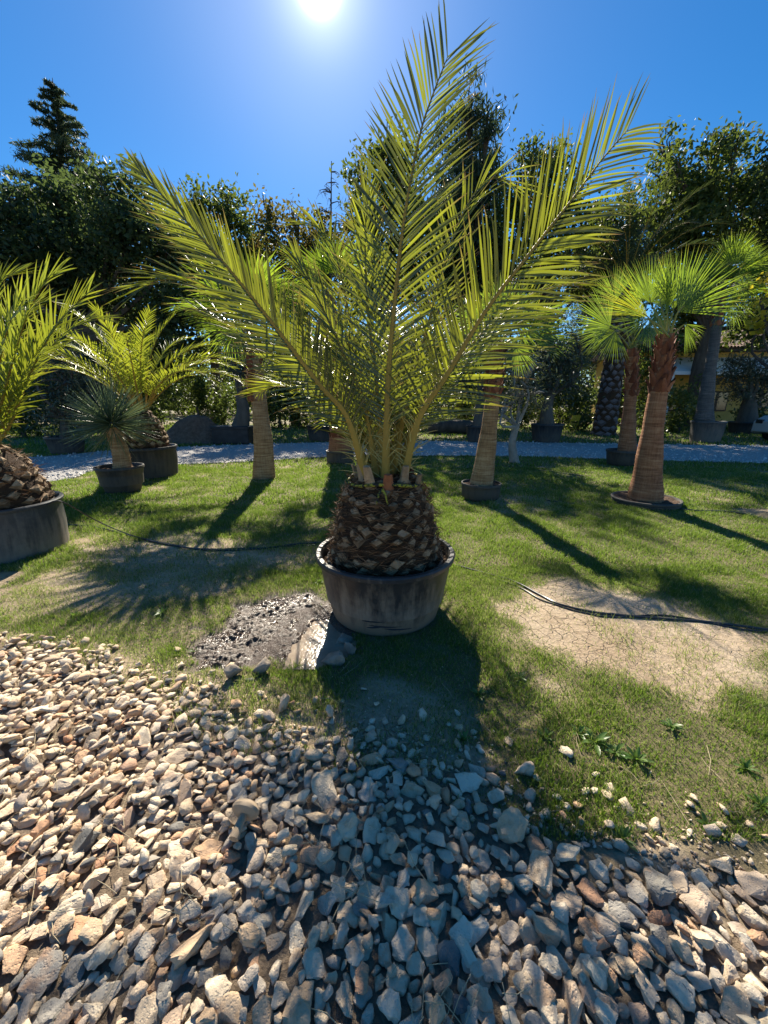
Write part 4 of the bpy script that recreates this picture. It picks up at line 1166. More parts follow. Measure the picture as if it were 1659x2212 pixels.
def boots(trunk, c0, c1, r0, r1, rows, per, g, mat='boot', out_k=0.25, L=0.17):
    """split red-brown leaf bases that criss-cross below the crown"""
    c0, c1 = Vector(c0), Vector(c1)
    axd = (c1 - c0).normalized()
    for i in range(rows):
        t = i / max(rows - 1, 1); c = c0.lerp(c1, t); r = r0 + (r1 - r0) * t
        for k in range(per):
            a = 2 * math.pi * (k + 0.5 * (i % 2)) / per + g.normal(0, 0.1)
            out = Vector((math.cos(a), math.sin(a), 0)); tan = Vector((-math.sin(a), math.cos(a), 0)) * (1 if k % 2 else -1)
            p = c + out * r * 0.92 - axd * 0.05
            e1 = p + axd * L * 0.55 + tan * L * 0.18 + out * 0.02
            e2 = p + axd * L * g.uniform(0.8, 1.1) + tan * L * 0.35 + out * (0.03 + out_k * 0.07 * g.uniform(0.3, 1.3))
            mb = MB(); w = 2 * math.pi * r / per * 0.5
            mb.tube([p, e1, e2], [w * 1.05, w * 0.8, w * 0.35], 6, rnd=g.random(), flat=0.28, up=out)
            mb.build('leaf_base', M[mat], trunk)
def fan_palm(label, base, trunk_pts, rads, mat, crown, key, g, n_fill=9, Rf=0.75, pet=0.6, boot=None, fill_el=(10, 80), leafmat='fan_leaf', az_skip=None, nseg=36, bias=0.0, spears=3):
    root = empty('fan_palm', base, label, 'palm')
    tr, path_, rr = fan_trunk(root, trunk_pts, rads, mat, g)
    if boot: boots(tr, *boot, g)
    cv = Vector(crown)
    for (hub, tip, face, kw) in key:
        fan_leaf(root, cv + Vector((g.normal(0, .03), g.normal(0, .03), -0.05)), hub, tip, face, g, nseg=nseg, mat=leafmat, **kw)
    for i in range(n_fill):
        az = R(i * 137.5 + g.uniform(-15, 15)); el = R(fill_el[0] + (fill_el[1] - fill_el[0]) * ((i + 0.5) / n_fill))
        d = Vector((math.cos(az) * math.cos(el), math.sin(az) * math.cos(el), math.sin(el)))
        hub = cv + d * pet * g.uniform(0.8, 1.15) - Vector((0, 0, 0.06))
        el2 = el - R(g.uniform(15, 40)); d2 = Vector((math.cos(az) * math.cos(el2), math.sin(az) * math.cos(el2), math.sin(el2)))
        up = Vector((-math.cos(az) * math.sin(el2), -math.sin(az) * math.sin(el2), math.cos(el2)))
        fan_leaf(root, cv, hub, hub + d2 * Rf * g.uniform(0.85, 1.1), up, g, nseg=nseg - 4, mat=leafmat, droop=0.14, bias=bias)
    # spear leaves
    for i in range(spears):
        d = Vector((g.normal(0, .12), g.normal(0, .12), 1)).normalized()
        fan_leaf(root, cv, cv + d * pet * 0.5, cv + d * (pet * 0.5 + Rf), (g.normal(), g.normal(), 0.1), g, nseg=14, spread=35, mat=leafmat)
    return root
CAMF = (0, -1, 0.25)

# fan palm left of the big palm, planted in the lawn
g = np.random.default_rng(3)
Y = 7.8; b = gp(570, 1032); b.z = 0; Y = b.y
c = at(545, 715, Y)
fan_palm('fan palm with smooth tan ringed trunk growing straight out of the lawn', b,
         [b + Vector((0, 0, -0.03)), at(569, 960, Y), at(561, 880, Y), at(552, 800, Y), c], [0.225, 0.185, 0.145, 0.135, 0.11], 'trunk_tan', c,
         [(at(490, 680, Y), at(385, 655, Y - 0.1), (0.1, -0.7, 0.7), dict(spread=120)), (at(500, 700, Y + 0.2), at(455, 765, Y + 0.3), (0.2, -1, -0.1), dict(spread=150)),
          (at(530, 640, Y), at(520, 560, Y), CAMF, {}), (at(600, 690, Y), at(690, 690, Y), CAMF, {}), (at(560, 640, Y + 0.2), at(610, 570, Y + 0.3), CAMF, {})],
         g, 13, 0.95, 0.65, boot=(at(552, 860, Y), at(546, 730, Y), 0.145, 0.12, 8, 8))
# fan palm in low tub, right of the big palm
g = np.random.default_rng(4)
b = gp(1038, 1085); Y = b.y + 0.31; b = Vector(((1038 - 829.5) / FPX * (Y * CP + 1.4 * SP), Y, 0))
plant_pot('plant_pot', b, 0.315, 0.25, 'low black pot gripping the fan palm with straight tan trunk and shaggy red collar', 'pot_far', soil_z=0.22, rb=0.92, lip=0.04)
c = at(1076, 742, Y)
fan_palm('fan palm with straight tan trunk and shaggy red collar in a low black pot', b,
         [b + Vector((0, 0, 0.16)), at(1047, 1000, Y), at(1056, 930, Y), at(1065, 850, Y), c], [0.185, 0.15, 0.115, 0.10, 0.08], 'trunk_tan', c,
         [(at(1140, 722, Y - 0.1), at(1246, 692, Y - 0.15), (-0.25, -1, 0.5), dict(spread=130, bias=0.1)), (at(1115, 752, Y - 0.15), at(1140, 812, Y - 0.2), (0.1, -0.8, 0.5), dict(spread=170)),
          (at(1040, 700, Y), at(980, 640, Y + 0.1), CAMF, {}), (at(1085, 680, Y + 0.3), at(1110, 590, Y + 0.4), CAMF, {}), (at(1030, 740, Y + 0.1), at(950, 750, Y + 0.2), CAMF, {}), (at(1110, 700, Y + 0.3), at(1180, 640, Y + 0.4), CAMF, {})],
         g, 1, 0.7, 0.5, spears=1, boot=(at(1064, 852, Y), at(1074, 760, Y), 0.108, 0.09, 8, 8))
# fan palm with thick red-brown trunk, right
g = np.random.default_rng(6)
b = gp(1392, 1088); b.z = 0; Y = b.y
plant_pot('plant_pot', (b.x, b.y, 0), 0.46, 0.10, 'shallow black pot rim sunk in grass round the thickest red brown palm trunk', 'pot_far', soil_z=0.075, rb=0.97, lip=0.03)
c = at(1441, 722, Y)
fan_palm('sunlit fan palm with thick red brown leaning trunk in a sunken pot rim', b,
         [b + Vector((0, 0, 0.03)), at(1400, 1010, Y), at(1411, 920, Y), at(1423, 840, Y), c], [0.235, 0.175, 0.13, 0.11, 0.085], 'trunk_brown', c,
         [(at(1464, 674, Y - 0.1), at(1592, 556, Y - 0.15), (-0.2, -1, 0.15), dict(spread=105, bias=0.2)), (at(1455, 668, Y + 0.05), at(1450, 540, Y + 0.1), (0.1, -1, 0.15), dict(spread=90, bias=0.05)), (at(1405, 655, Y + 0.3), at(1392, 545, Y + 0.45), CAMF, dict(spread=95)),
          (at(1400, 685, Y), at(1300, 612, Y), (0.2, -1, 0.3), dict(spread=60, bias=0.5)), (at(1402, 690, Y - 0.15), at(1315, 700, Y - 0.2), (0.1, -0.8, 0.7), dict(spread=85, bias=0.15)),
          (at(1480, 700, Y), at(1505, 750, Y + 0.1), (0.0, -1, 0.3), dict(spread=80)), (at(1425, 650, Y + 0.4), at(1490, 560, Y + 0.6), CAMF, dict(spread=90))],
         g, 0, 0.75, 0.45, spears=1, boot=(at(1424, 838, Y), at(1438, 745, Y), 0.12, 0.095, 8, 8), fill_el=(20, 70))
# fan palm behind it
g = np.random.default_rng(8)
b = gp(1346, 1008); Y = b.y + 0.36; b = at(1354, 985, Y); b.z = 0
plant_pot('plant_pot', (at(1346, 990, Y).x, Y, 0), 0.40, 0.36, 'shaded black pot at the drive edge with a dark trunked fan palm', 'pot_far', soil_z=0.30, rb=0.85, lip=0.05)
c = at(1366, 752, Y)
fan_palm('shaded fan palm with dark reddish trunk in black pot at the drive edge', b,
         [b + Vector((0, 0, 0.2)), at(1356, 940, Y), at(1360, 880, Y), at(1364, 830, Y), c], [0.215, 0.17, 0.13, 0.12, 0.10], 'trunk_brown', c,
         [(at(1318, 706, Y - 0.3), at(1238, 655, Y - 0.4), (0.1, -1, 0.3), dict(spread=140)), (at(1330, 715, Y - 0.3), at(1265, 765, Y - 0.5), (0.3, -0.6, 0.7), dict(spread=130)),
          (at(1330, 650, Y), at(1300, 575, Y), CAMF, dict(spread=120)), (at(1400, 700, Y), at(1460, 740, Y), CAMF, {}), (at(1400, 650, Y), at(1430, 570, Y), CAMF, {})],
         g, 2, 0.85, 0.6, spears=2, boot=(at(1364, 850, Y), at(1366, 765, Y), 0.135, 0.115, 7, 8))
# grey trunked one across the drive, right
g = np.random.default_rng(9)
b = gp(1522, 957); Y = b.y + 0.5; b = at(1522, 950, Y); b.z = 0
plant_pot('plant_pot', b, 0.56, 0.78, 'big grey weathered tub across the drive with a leaning grey palm trunk', 'pot_grey', soil_z=0.72, rb=0.84, lip=0.06)
c = at(1552, 640, Y)
fan_palm('tall fan palm with bare grey trunk leaning out of the big grey tub', b,
         [b + Vector((-0.1, 0, 0.5)), at(1522, 890, Y), at(1532, 810, Y), at(1546, 720, Y), c], [0.33, 0.24, 0.18, 0.155, 0.14], 'trunk_grey', c,
         [(at(1580, 575, Y), at(1575, 490, Y), CAMF, dict(spread=110)), (at(1610, 575, Y), at(1665, 530, Y), CAMF, dict(spread=120)), (at(1575, 640, Y), at(1600, 715, Y), CAMF, dict(spread=130)),
          (at(1520, 600, Y + 0.5), at(1480, 560, Y + 0.6), CAMF, {}), (at(1590, 610, Y), at(1640, 640, Y), CAMF, {})],
         g, 8, 1.2, 1.0, boot=(at(1548, 700, Y), at(1552, 650, Y), 0.17, 0.16, 4, 8))
# dark one directly behind the big palm
g = np.random.default_rng(10)
b = gp(735, 1002); Y = b.y + 0.3; b = at(735, 985, Y); b.z = 0
plant_pot('plant_pot', b, 0.36, 0.30, 'dark low tub at the drive edge behind the big feathery palm', 'pot_far', soil_z=0.25, rb=0.95, lip=0.04)
c = at(705, 640, Y)
root = fan_palm('dark fan palm half hidden behind the big feathery palm at the drive edge', b,
         [b + Vector((0, 0, 0.12)), at(736, 930, Y), at(730, 850, Y), at(718, 740, Y), c], [0.31, 0.27, 0.23, 0.21, 0.18], 'trunk_brown', c,
         [(at(700, 600, Y), at(665, 545, Y - 0.1), CAMF, dict(spread=160)), (at(670, 640, Y), at(620, 650, Y), CAMF, {}), (at(730, 590, Y), at(750, 530, Y), CAMF, {})],
         g, 7, 0.95, 0.7, boot=(at(736, 940, Y), at(706, 660, Y), 0.28, 0.2, 9, 9))

# ================================================================== yucca
g = np.random.default_rng(15)
Yy = gp(266, 1068).y + 0.28
yb = at(266, 1050, Yy); yb.z = 0
plant_pot('plant_pot', yb, 0.37, 0.44, 'small black plastic pot in the sun holding the round spiky yucca', 'pot_far', soil_z=0.37, rb=0.72, lip=0.04)
yu = empty('yucca', yb, 'round spiky blue green yucca on a bare leaning trunk in small black pot', 'yucca')
yt = at(243, 925, Yy)
mb = MB(); pth = spline([(yb.x + 0.03, yb.y, 0.30), at(262, 985, Yy), at(250, 945, Yy), yt], 26)
mb.tube(pth, [0.145 - 0.035 * i / 25 + (0.006 if i % 2 else -0.004) for i in range(26)], 18)
mb.build('trunk', M['trunk_tan'], yu)
n = 620
v = g.normal(0, 1, (n, 3)); v /= np.linalg.norm(v, axis=1, keepdims=True)
v = v[v[:, 2] > -0.42]; n = len(v)
P = np.array(yt)[None] + np.array([0, 0, 0.06]) + v * np.array([0.05, 0.05, 0.08])
Ln = g.uniform(0.58, 0.78, n)
V, F, tp = strips(P, v, g.normal(0, 1, (n, 3)), Ln, np.full(n, 0.014), np.abs(g.normal(0.05, 0.05, n)), fold=0.1)
o = link('leaves', strips_mesh('leaves', V, F, tp, g.random(n)), M['yucca_leaf'], yu); o['kind'] = 'stuff'
# hanging dry leaves
P = np.repeat(np.array(yt)[None], 40, 0); a = g.uniform(0, 6.28, 40)
D = np.stack([np.cos(a) * 0.8, np.sin(a) * 0.8, g.uniform(-0.9, -0.2, 40)], -1)
V, F, tp = strips(P, D, g.normal(0, 1, (40, 3)), g.uniform(0.4, 0.65, 40), np.full(40, 0.014), np.full(40, 0.15), fold=0.1)
o = link('drooping_leaves', strips_mesh('drooping_leaves', V, F, tp, np.full(40, 1.0)), M['yucca_leaf'], yu); o['kind'] = 'stuff'

# ================================================================== broadleaf trees
def leaf_cloud(centers, sig, per, size, g, flat=1.0, up=0.0, asp=0.5):
    c = np.repeat(np.asarray(centers), per, 0); n = len(c)
    sg = np.repeat(np.asarray(sig), per)
    p = c + g.normal(0, 1, (n, 3)) * sg[:, None] * np.array([1, 1, flat])
    u = g.normal(0, 1, (n, 3)); u[:, 2] += up; u /= np.linalg.norm(u, axis=1, keepdims=True)
    w = g.normal(0, 1, (n, 3)); w -= u * (w * u).sum(1, keepdims=True); w /= np.linalg.norm(w, axis=1, keepdims=True)
    q = np.cross(u, w)
    s = (size * g.uniform(0.6, 1.35, n))[:, None]
    V = np.stack([p - u * s, p + w * s * asp + q * s * 0.12, p + u * s, p - w * s * asp + q * s * 0.12], 1)
    F = np.arange(n * 4).reshape(n, 4)
    return V.reshape(-1, 3), F, n
def tree(name, label, base, lobes, mat, g, leaf=0.13, per=55, dens=1.0, trunk_r=0.3, bark='bark', sig=0.36, up=0.0, asp=0.5, group=None, cat='tree', limbs=True, rnd=None, deep=0.55, flat=0.8, limb_k=0.45):
    """lobes: list of (centre, (rx, ry, rz))"""
    root = empty(name, base, label, cat, group)
    base = Vector(base)
    cs, sg = [], []
    for (c, rad) in lobes:
        vol = rad[0] * rad[1] * rad[2]
        n = max(4, int(dens * 9 * vol ** 0.72 / max(sig, 0.05) ** 0.9 * 0.45))
        v = g.normal(0, 1, (n, 3)); v /= np.linalg.norm(v, axis=1, keepdims=True)
        q = g.random(n)[:, None] ** deep
        cs.append(np.array(c)[None] + v * q * np.array(rad)[None] * g.uniform(0.85, 1.12, (n, 1)))
        sg.append(np.full(n, sig) * g.uniform(0.5, 1.3, n))
    cs = np.concatenate(cs); sg = np.concatenate(sg)
    V, F, n = leaf_cloud(cs, sg, per, leaf, g, flat, up, asp)
    r = np.repeat(g.random(len(cs)) * 0.5, per) + g.random(n) * 0.5
    if rnd is not None: r = np.clip(r + rnd, 0, 1)
    o = link('crown', np_mesh('crown', V, F, False, rnd=r), M[mat], root)
    # trunk and limbs
    mb = MB()
    top = Vector(np.mean([np.array(c) for c, _ in lobes], 0))
    tops = sorted(lobes, key=lambda l: -l[0][2])
    fork = base.lerp(top, 0.55); fork.x = base.x * 0.7 + top.x * 0.3; fork.y = base.y * 0.7 + top.y * 0.3
    mid = base.lerp(fork, 0.5) + Vector((g.normal(0, trunk_r * 0.4), 0, 0))
    mb.tube(spline([base - Vector((0, 0, 0.05)), mid, fork], 10), [trunk_r * (1.25 - 0.6 * (i / 9) ** 0.6) for i in range(10)], 10)
    mb.build('trunk', M[bark], root)
    if limbs:
        mb = MB()
        for (c, rad) in lobes:
            c = Vector(c)
            m1 = fork.lerp(c, 0.5) + Vector((g.normal(0, .25), g.normal(0, .25), g.normal(0, .2)))
            mb.tube(spline([fork - Vector((0, 0, 0.1)), m1, c], 8), [trunk_r * limb_k * (1 - i / 7) ** 1.5 + 0.02 for i in range(8)], 6)
            for k in range(5):
                d = Vector((g.normal(), g.normal(), g.normal(0.4, .8))).normalized()
                e = c + Vector((d.x * rad[0], d.y * rad[1], d.z * rad[2])) * 0.9
                mb.tube([m1.lerp(c, 0.7), c.lerp(e, 0.5) + Vector((0, 0, 0.08)), e], [0.05, 0.035, 0.01], 4, cap=False)
        mb.build('limbs', M[bark], root)
    return root
def lob(pl, Y, dep=0.9, jit=0.0, g=None):
    out = []
    for q in pl:
        px, py, r = q[:3]
        c = at(px, py, Y + (g.uniform(-1.5, 1.5) if g is not None else 0))
        m = pxm(r, Y) * 1.0
        out.append((tuple(c), (m, m * dep, m * (q[3] if len(q) > 3 else 1.0))))
    return out
def gbase(px, Y): 
    p = at(px, 930, Y); return (p.x, Y, -0.02)
g = np.random.default_rng(101)
tree('oak_tree', 'huge dark oak overhanging the drive in front of the leaning conifer', gbase(200, 21), lob([(150, 470, 85), (250, 445, 65), (60, 510, 85), (180, 540, 110), (290, 500, 80), (330, 590, 95), (95, 630, 105), (10, 455, 50), (215, 660, 105), (385, 545, 55), (20, 680, 90), (320, 690, 85), (410, 680, 75), (-60, 560, 110), (130, 420, 45), (300, 420, 40)], 21, 0.9, g=g), 'oak_leaf_blue', g, leaf=0.125, per=46, dens=1.3, trunk_r=0.5)
tree('evergreen_oak', 'rounded evergreen oak beside the huge dark oak', gbase(470, 27), lob([(440, 455, 38), (500, 470, 45), (460, 540, 65), (545, 545, 55), (520, 620, 70), (440, 620, 70)], 27, 0.9, g=g), 'oak_leaf', g, leaf=0.14, per=46, dens=1.2, trunk_r=0.35)
tree('browning_tree', 'tree with browning leaves and spiky tops right behind the big palm', gbase(640, 26), lob([(575, 465, 22, 1.9), (635, 490, 28, 1.6), (600, 540, 48), (665, 545, 48), (580, 610, 55), (650, 620, 60), (710, 590, 55), (730, 520, 32), (700, 480, 18, 1.5)], 26, 0.9, g=g), 'brown_leaf', g, leaf=0.13, per=44, dens=1.15, trunk_r=0.3)
tree('cypress_oak', 'dark evergreen tree with ragged top left of the tall cypress', gbase(830, 24), lob([(835, 320, 32, 1.4), (800, 395, 42), (860, 420, 55), (800, 480, 55), (880, 520, 70), (820, 580, 70), (900, 620, 70), (770, 440, 20), (790, 640, 70), (870, 360, 40)], 24, 0.9, g=g), 'oak_leaf', g, leaf=0.125, per=46, dens=1.2, trunk_r=0.35)
tree('cypress_tree', 'tall dark cypress with feathery upright sprays behind the big palm', gbase(1010, 27), lob([(1008, 240, 26, 1.9), (1050, 275, 24, 1.7), (985, 310, 38, 1.4), (1040, 340, 42, 1.3), (1000, 410, 60), (1060, 420, 40), (960, 470, 60), (1040, 500, 65), (985, 570, 70), (1060, 590, 65), (1005, 660, 80)], 27, 0.9, g=g), 'needle', g, leaf=0.21, per=40, dens=1.35, trunk_r=0.35, up=1.4, asp=0.22, sig=0.34)
tree('evergreen_oak', 'evergreen oak with twin domed tops between the cypress and the right oaks', gbase(1170, 25), lob([(1145, 330, 28, 1.2), (1200, 335, 30, 1.2), (1165, 390, 48), (1115, 440, 45), (1225, 430, 48), (1170, 500, 65), (1100, 540, 55), (1240, 530, 60), (1170, 610, 75), (1260, 620, 60), (1090, 640, 60)], 25, 0.9, g=g), 'oak_leaf', g, leaf=0.125, per=46, dens=1.2, trunk_r=0.35)
tree('oak_tree', 'spreading oak with upright leafy tufts on top above the yellow house', gbase(1500, 22.5), lob([(1432, 325, 24, 1.5), (1468, 360, 28, 1.2), (1545, 330, 28, 1.4), (1588, 305, 22, 1.4), (1440, 400, 48), (1500, 410, 50), (1560, 400, 55), (1620, 390, 45), (1480, 480, 65), (1560, 500, 75), (1630, 480, 65), (1410, 470, 35), (1440, 560, 55), (1540, 590, 75), (1640, 590, 75), (1480, 650, 60), (1600, 690, 50), (1650, 700, 45), (1490, 735, 32), (1470, 690, 40)], 22.5, 0.9, g=g), 'oak_leaf', g, leaf=0.125, per=46, dens=1.3, trunk_r=0.45)
tree('evergreen_oak', 'very dark evergreen tree beyond the spreading oak over the house', gbase(1720, 21), lob([(1672, 335, 24, 1.5), (1700, 410, 50), (1690, 500, 60), (1740, 580, 80), (1700, 680, 70)], 21, 0.9, g=g), 'oak_leaf_blue', g, leaf=0.13, per=46, dens=1.2, trunk_r=0.4)
tree('maple_tree', 'small tree with bright yellow autumn leaves near the tall grey palm', gbase(1690, 12), lob([(1668, 610, 26), (1655, 665, 26), (1690, 650, 40), (1650, 705, 14)], 12, 0.9), 'yellow_leaf', g, leaf=0.075, per=16, dens=1.1, trunk_r=0.08, sig=0.2, asp=0.7)
tree('evergreen_oak', 'dark tree filling the gap behind the tall diamond patterned palm', gbase(1340, 27), lob([(1330, 470, 40), (1370, 520, 55), (1310, 540, 50), (1380, 600, 55), (1320, 620, 60), (1350, 430, 22)], 27, 0.9, g=g), 'oak_leaf', g, leaf=0.13, per=46, dens=1.2, trunk_r=0.3)
# conifer with the leaning tip
def conifer(label, basepx, Y, tip, halfw, g, per=26):
    root = empty('cedar_tree', gbase(basepx, Y), label, 'tree')
    b = Vector(gbase(basepx, Y)); t = at(tip[0], tip[1], Y)
    H = t.z
    ctrl = [b, b.lerp(t, 0.5) + Vector((0.25, 0, 0)), b.lerp(t, 0.85) + Vector((0.25, 0, 0)), t]
    path_ = spline(ctrl, 40)
    mb = MB(); mb.tube(path_, [0.38 * (1 - i / 39) + 0.015 for i in range(40)], 8); mb.build('trunk', M['bark'], root)
    mb = MB(); cs = []
    nb = 170
    for i in range(nb):
        u = 0.25 + 0.74 * i / nb
        k = min(int(u * 39), 38); p = path_[k].lerp(path_[k + 1], u * 39 - k)
        L = halfw * (1 - u) ** 0.8 * 1.45 * g.uniform(0.55, 1.15) + 0.12
        a = i * 2.4 + g.normal(0, 0.3)
        d = Vector((math.cos(a), math.sin(a) * 0.9, 0))
        e = p + d * L + Vector((0, 0, -0.04 * L + 0.12 * L * u)); m = p.lerp(e, 0.55) + Vector((0, 0, 0.12 * L))
        mb.tube([p, m, e], [0.05 * (1 - u) + 0.015, 0.03 * (1 - u) + 0.01, 0.006], 4, cap=False)
        for q in np.linspace(0.18, 1.05, max(4, int(L * 4.0))):
            s = p.lerp(m, q / 0.55) if q < 0.55 else m.lerp(e, (q - 0.55) / 0.45)
            cs.append((s.x, s.y, s.z - 0.05))
    mb.build('limbs', M['bark'], root)
    cs = np.array(cs)
    topk = np.clip((H - cs[:, 2]) / (H * 0.35), 0.25, 1)
    V, F, n = leaf_cloud(cs, 0.27 * topk, per, 0.14, g, 0.45, -0.1, 0.2)
    link('crown', np_mesh('crown', V, F, False, rnd=np.repeat(g.random(len(cs)) * 0.5, per) + g.random(n) * 0.5), M['needle'], root)
    return root
conifer('tall conifer with a leaning pointed tip rising above the huge oak', 150, 29, (113, 168), 5.4, g, 40)
conifer('narrow conifer deep in the wood behind the evergreen oaks', 1290, 33, (1290, 430), 3.0, g, 18)
# dead tree
root = empty('dead_tree', gbase(715, 25), 'bare dead treetop with drooping twigs above the big palm', 'tree')
mb = MB(); b = Vector(gbase(712, 25)); t = at(716, 348, 25)
path_ = spline([b, b.lerp(t, 0.5), t], 30)
mb.tube(path_, [0.22 * (1 - i / 29) ** 1.2 + 0.02 for i in range(30)], 7)
tr = mb.build('trunk', M['dead_twig'], root)
mb = MB()
for i in range(46):
    u = 0.52 + 0.47 * i / 46; p = path_[int(u * 29)]
    a = g.uniform(0, 6.28); L = (1.02 - u) * 3.4 * g.uniform(0.6, 1.1) + 0.3
    d = Vector((math.cos(a), math.sin(a), 0.25)); m = p + d * L * 0.55; e = m + Vector((d.x, d.y, -0.35)) * L * 0.45
    mb.tube([p, m, e], [0.035, 0.022, 0.008], 4, cap=False)
    for k in range(3):
        q = m.lerp(e, g.uniform(0, 1)); mb.tube([q, q + Vector((g.normal(0, .2), g.normal(0, .2), g.uniform(-.4, .1)))], [0.012, 0.005], 3, cap=False)
mb.build('limbs', M['dead_twig'], root)
# dense undergrowth between the trunks: single shrubs
shr = [(25, 830, 75, 17, 'behind the squat palm beyond the drive'), (110, 800, 62, 19, 'behind the bushy grey green olive'), (250, 800, 72, 20, 'behind the sunlit bushy palm, under the huge oak'), (330, 810, 65, 22, 'over the earth heap, under the huge oak'), (420, 790, 60, 23, 'between earth heap and planter box'), (600, 830, 50, 23, 'right of the planter box in deep shade'), (640, 800, 62, 24, 'under the browning tree'), (760, 810, 70, 23, 'behind the half hidden dark fan palm'), (880, 830, 55, 24, 'behind the fallen log on its near end'), (940, 790, 65, 23, 'at the foot of the tall cypress'), (1220, 800, 70, 22.5, 'behind the yellow chair, the larger one'), (1255, 860, 45, 20.5, 'beside the yellow chair, the smaller one'), (1400, 800, 50, 22, 'right of the diamond patterned palm trunk'), (1440, 870, 48, 18.5, 'in front of the house corner post'), (1480, 855, 48, 19.5, 'left of the big grey tub'), (1640, 890, 40, 21, 'between low glossy tub and the house'), (560, 740, 75, 25, 'tall one behind the tan ringed palm trunk'), (700, 750, 75, 26, 'tall one under the bare dead treetop'), (1020, 760, 75, 25, 'tall one behind the half hidden olive'), (1350, 720, 75, 26, 'tall one behind the shaded fan palm'), (1130, 860, 50, 23.5, 'behind the flared olive trunk'), (480, 860, 40, 24.5, 'low one beyond the planter box'), (200, 870, 45, 21, 'low one behind the bushy olive pot')]
desc = ['olive green', 'dense dark', 'loose leafy', 'glossy dark', 'thin twiggy']
for i, (px, py, r, Y, where) in enumerate(shr):
    m = pxm(r, Y); c = at(px, py, Y)
    lobes = [((c.x + g.normal(0, .3) * m, Y + g.normal(0, .3) * m, max(c.z * k + g.normal(0, .1), m * 0.3)), (m * 0.75, m * 0.6, m * 0.7)) for k in (0.25, 0.6, 1.0)]
    tree('shrub', 'dark leafy shrub ' + where, (c.x, Y, -0.02), lobes, 'hedge_leaf' if i % 2 else 'oak_leaf', g, leaf=0.095, per=40, dens=1.5, trunk_r=0.09, sig=0.28, group='shrubs under the trees', cat='shrub', limbs=False)
# far wood that closes the view
g = np.random.default_rng(55)
n = 5200
x = g.uniform(-75, 75, n); y = g.uniform(40, 56, n); z = np.abs(g.uniform(0, 1, n)) ** 0.8 * (6.5 + 3.5 * fbm(x * 0.15, y * 0.1, 5)) * 1.0
cs = np.stack([x, y, z], -1)
cs = cs[~((np.abs(x + 9.5) < 2.5) | (np.abs(x - 4.2) < 2.0)) | (z > 3.2)]
V, F, n = leaf_cloud(cs, np.full(len(cs), 0.7), 18, 0.3, g, 0.8)
o = link('far_wood', np_mesh('far_wood', V, F, False, rnd=g.random(n)), M['oak_leaf']); tag(o, 'distant wood closing the view behind the trees', 'wood', kind='stuff')

# ================================================================== potted olives and other things beyond the drive
g = np.random.default_rng(200)
def olive(label, potlabel, potpx, base_py, r, h, lobes_px, trunk_r, potmat='pot_far', bark='olive_bark', leaf=0.075, dens=1.0, sq=False):
    b = gp(potpx, base_py); Y = b.y + r * 0.85; b = at(potpx, base_py, Y); b.z = 0
    plant_pot('plant_pot', b, r, h, potlabel, potmat, rb=0.8, lip=0.06, n=40)
    return tree('olive_tree', label, (b.x, b.y, h - 0.1), lob(lobes_px, Y), 'olive_leaf', g, leaf=leaf, per=40, dens=dens * 2.6, trunk_r=trunk_r, bark=bark, sig=0.24, asp=0.3, limb_k=0.3, deep=0.75)
olive('potted olive with flared trunk and wide grey green crown near the yellow chair', 'bluish black tub with the flared olive trunk across the drive', 1178, 957, 0.60, 0.68, [(1150, 790, 50), (1210, 780, 50), (1180, 730, 45), (1235, 830, 35), (1130, 840, 35), (1250, 750, 35), (1180, 830, 40)], 0.25)
olive('potted olive half hidden behind the straight tan palm trunk', 'dark tub half hidden behind the straight tan palm trunk', 1032, 957, 0.48, 0.62, [(1015, 780, 45), (1060, 770, 45), (1040, 720, 40), (1000, 830, 32), (1080, 830, 32)], 0.22)
olive('old olive with forked thick trunk in a low glossy tub before the yellow house', 'low glossy black tub under the forked olive trunk', 1608, 938, 0.75, 0.55, [(1580, 815, 36), (1620, 800, 38), (1655, 820, 36), (1600, 850, 26), (1640, 855, 26), (1590, 780, 26)], 0.42)
olive('bushy grey green olive in shaded pot behind the yucca', 'shaded black pot under the bushy olive behind the yucca', 148, 982, 0.50, 0.50, [(150, 830, 58), (110, 860, 48), (195, 850, 50), (150, 780, 45), (130, 905, 36), (190, 900, 34), (230, 830, 36), (85, 800, 36)], 0.13)
# slim pale tree at the drive edge
b = gp(1113, 999); Y = b.y
tree('olive_tree', 'slim pale trunked olive growing from the lawn at the drive edge', (b.x, b.y, -0.02), lob([(1120, 850, 38), (1090, 880, 26), (1150, 860, 30), (1110, 810, 36), (1140, 800, 32), (1085, 830, 28)], Y), 'olive_leaf', g, leaf=0.06, per=36, dens=2.0, trunk_r=0.11, bark='pale_bark', sig=0.2, asp=0.3, limb_k=0.25)
# square planter with thick stump
b = gp(508, 960); Y = b.y + 0.5; b = at(508, 950, Y); b.z = 0
root = empty('planter_box', b, 'long black planter box beyond the drive with an old thick trunk', 'planter')
mb = MB(); w, d_, h_ = 0.66, 0.45, 0.62
mb.box((b.x - w, b.y - d_, 0), (b.x + w, b.y + d_, h_)); mb.build('shell', M['black_plastic'], root, smooth=False, bevel=0.03)
mb = MB(); mb.box((b.x - w * 1.04, b.y - d_ * 1.05, h_ - 0.09), (b.x + w * 1.04, b.y + d_ * 1.05, h_ + 0.012)); mb.build('rim', M['black_plastic'], root, smooth=False, bevel=0.02)
tree('olive_tree', 'ancient thick trunked olive standing in the long black planter box', (b.x + 0.25, b.y, h_), lob([(520, 800, 36), (490, 770, 34), (545, 780, 34), (560, 830, 24)], Y), 'olive_leaf', g, leaf=0.08, per=36, dens=2.2, trunk_r=0.27, bark='olive_bark', sig=0.24, asp=0.3, limb_k=0.3, deep=0.75)
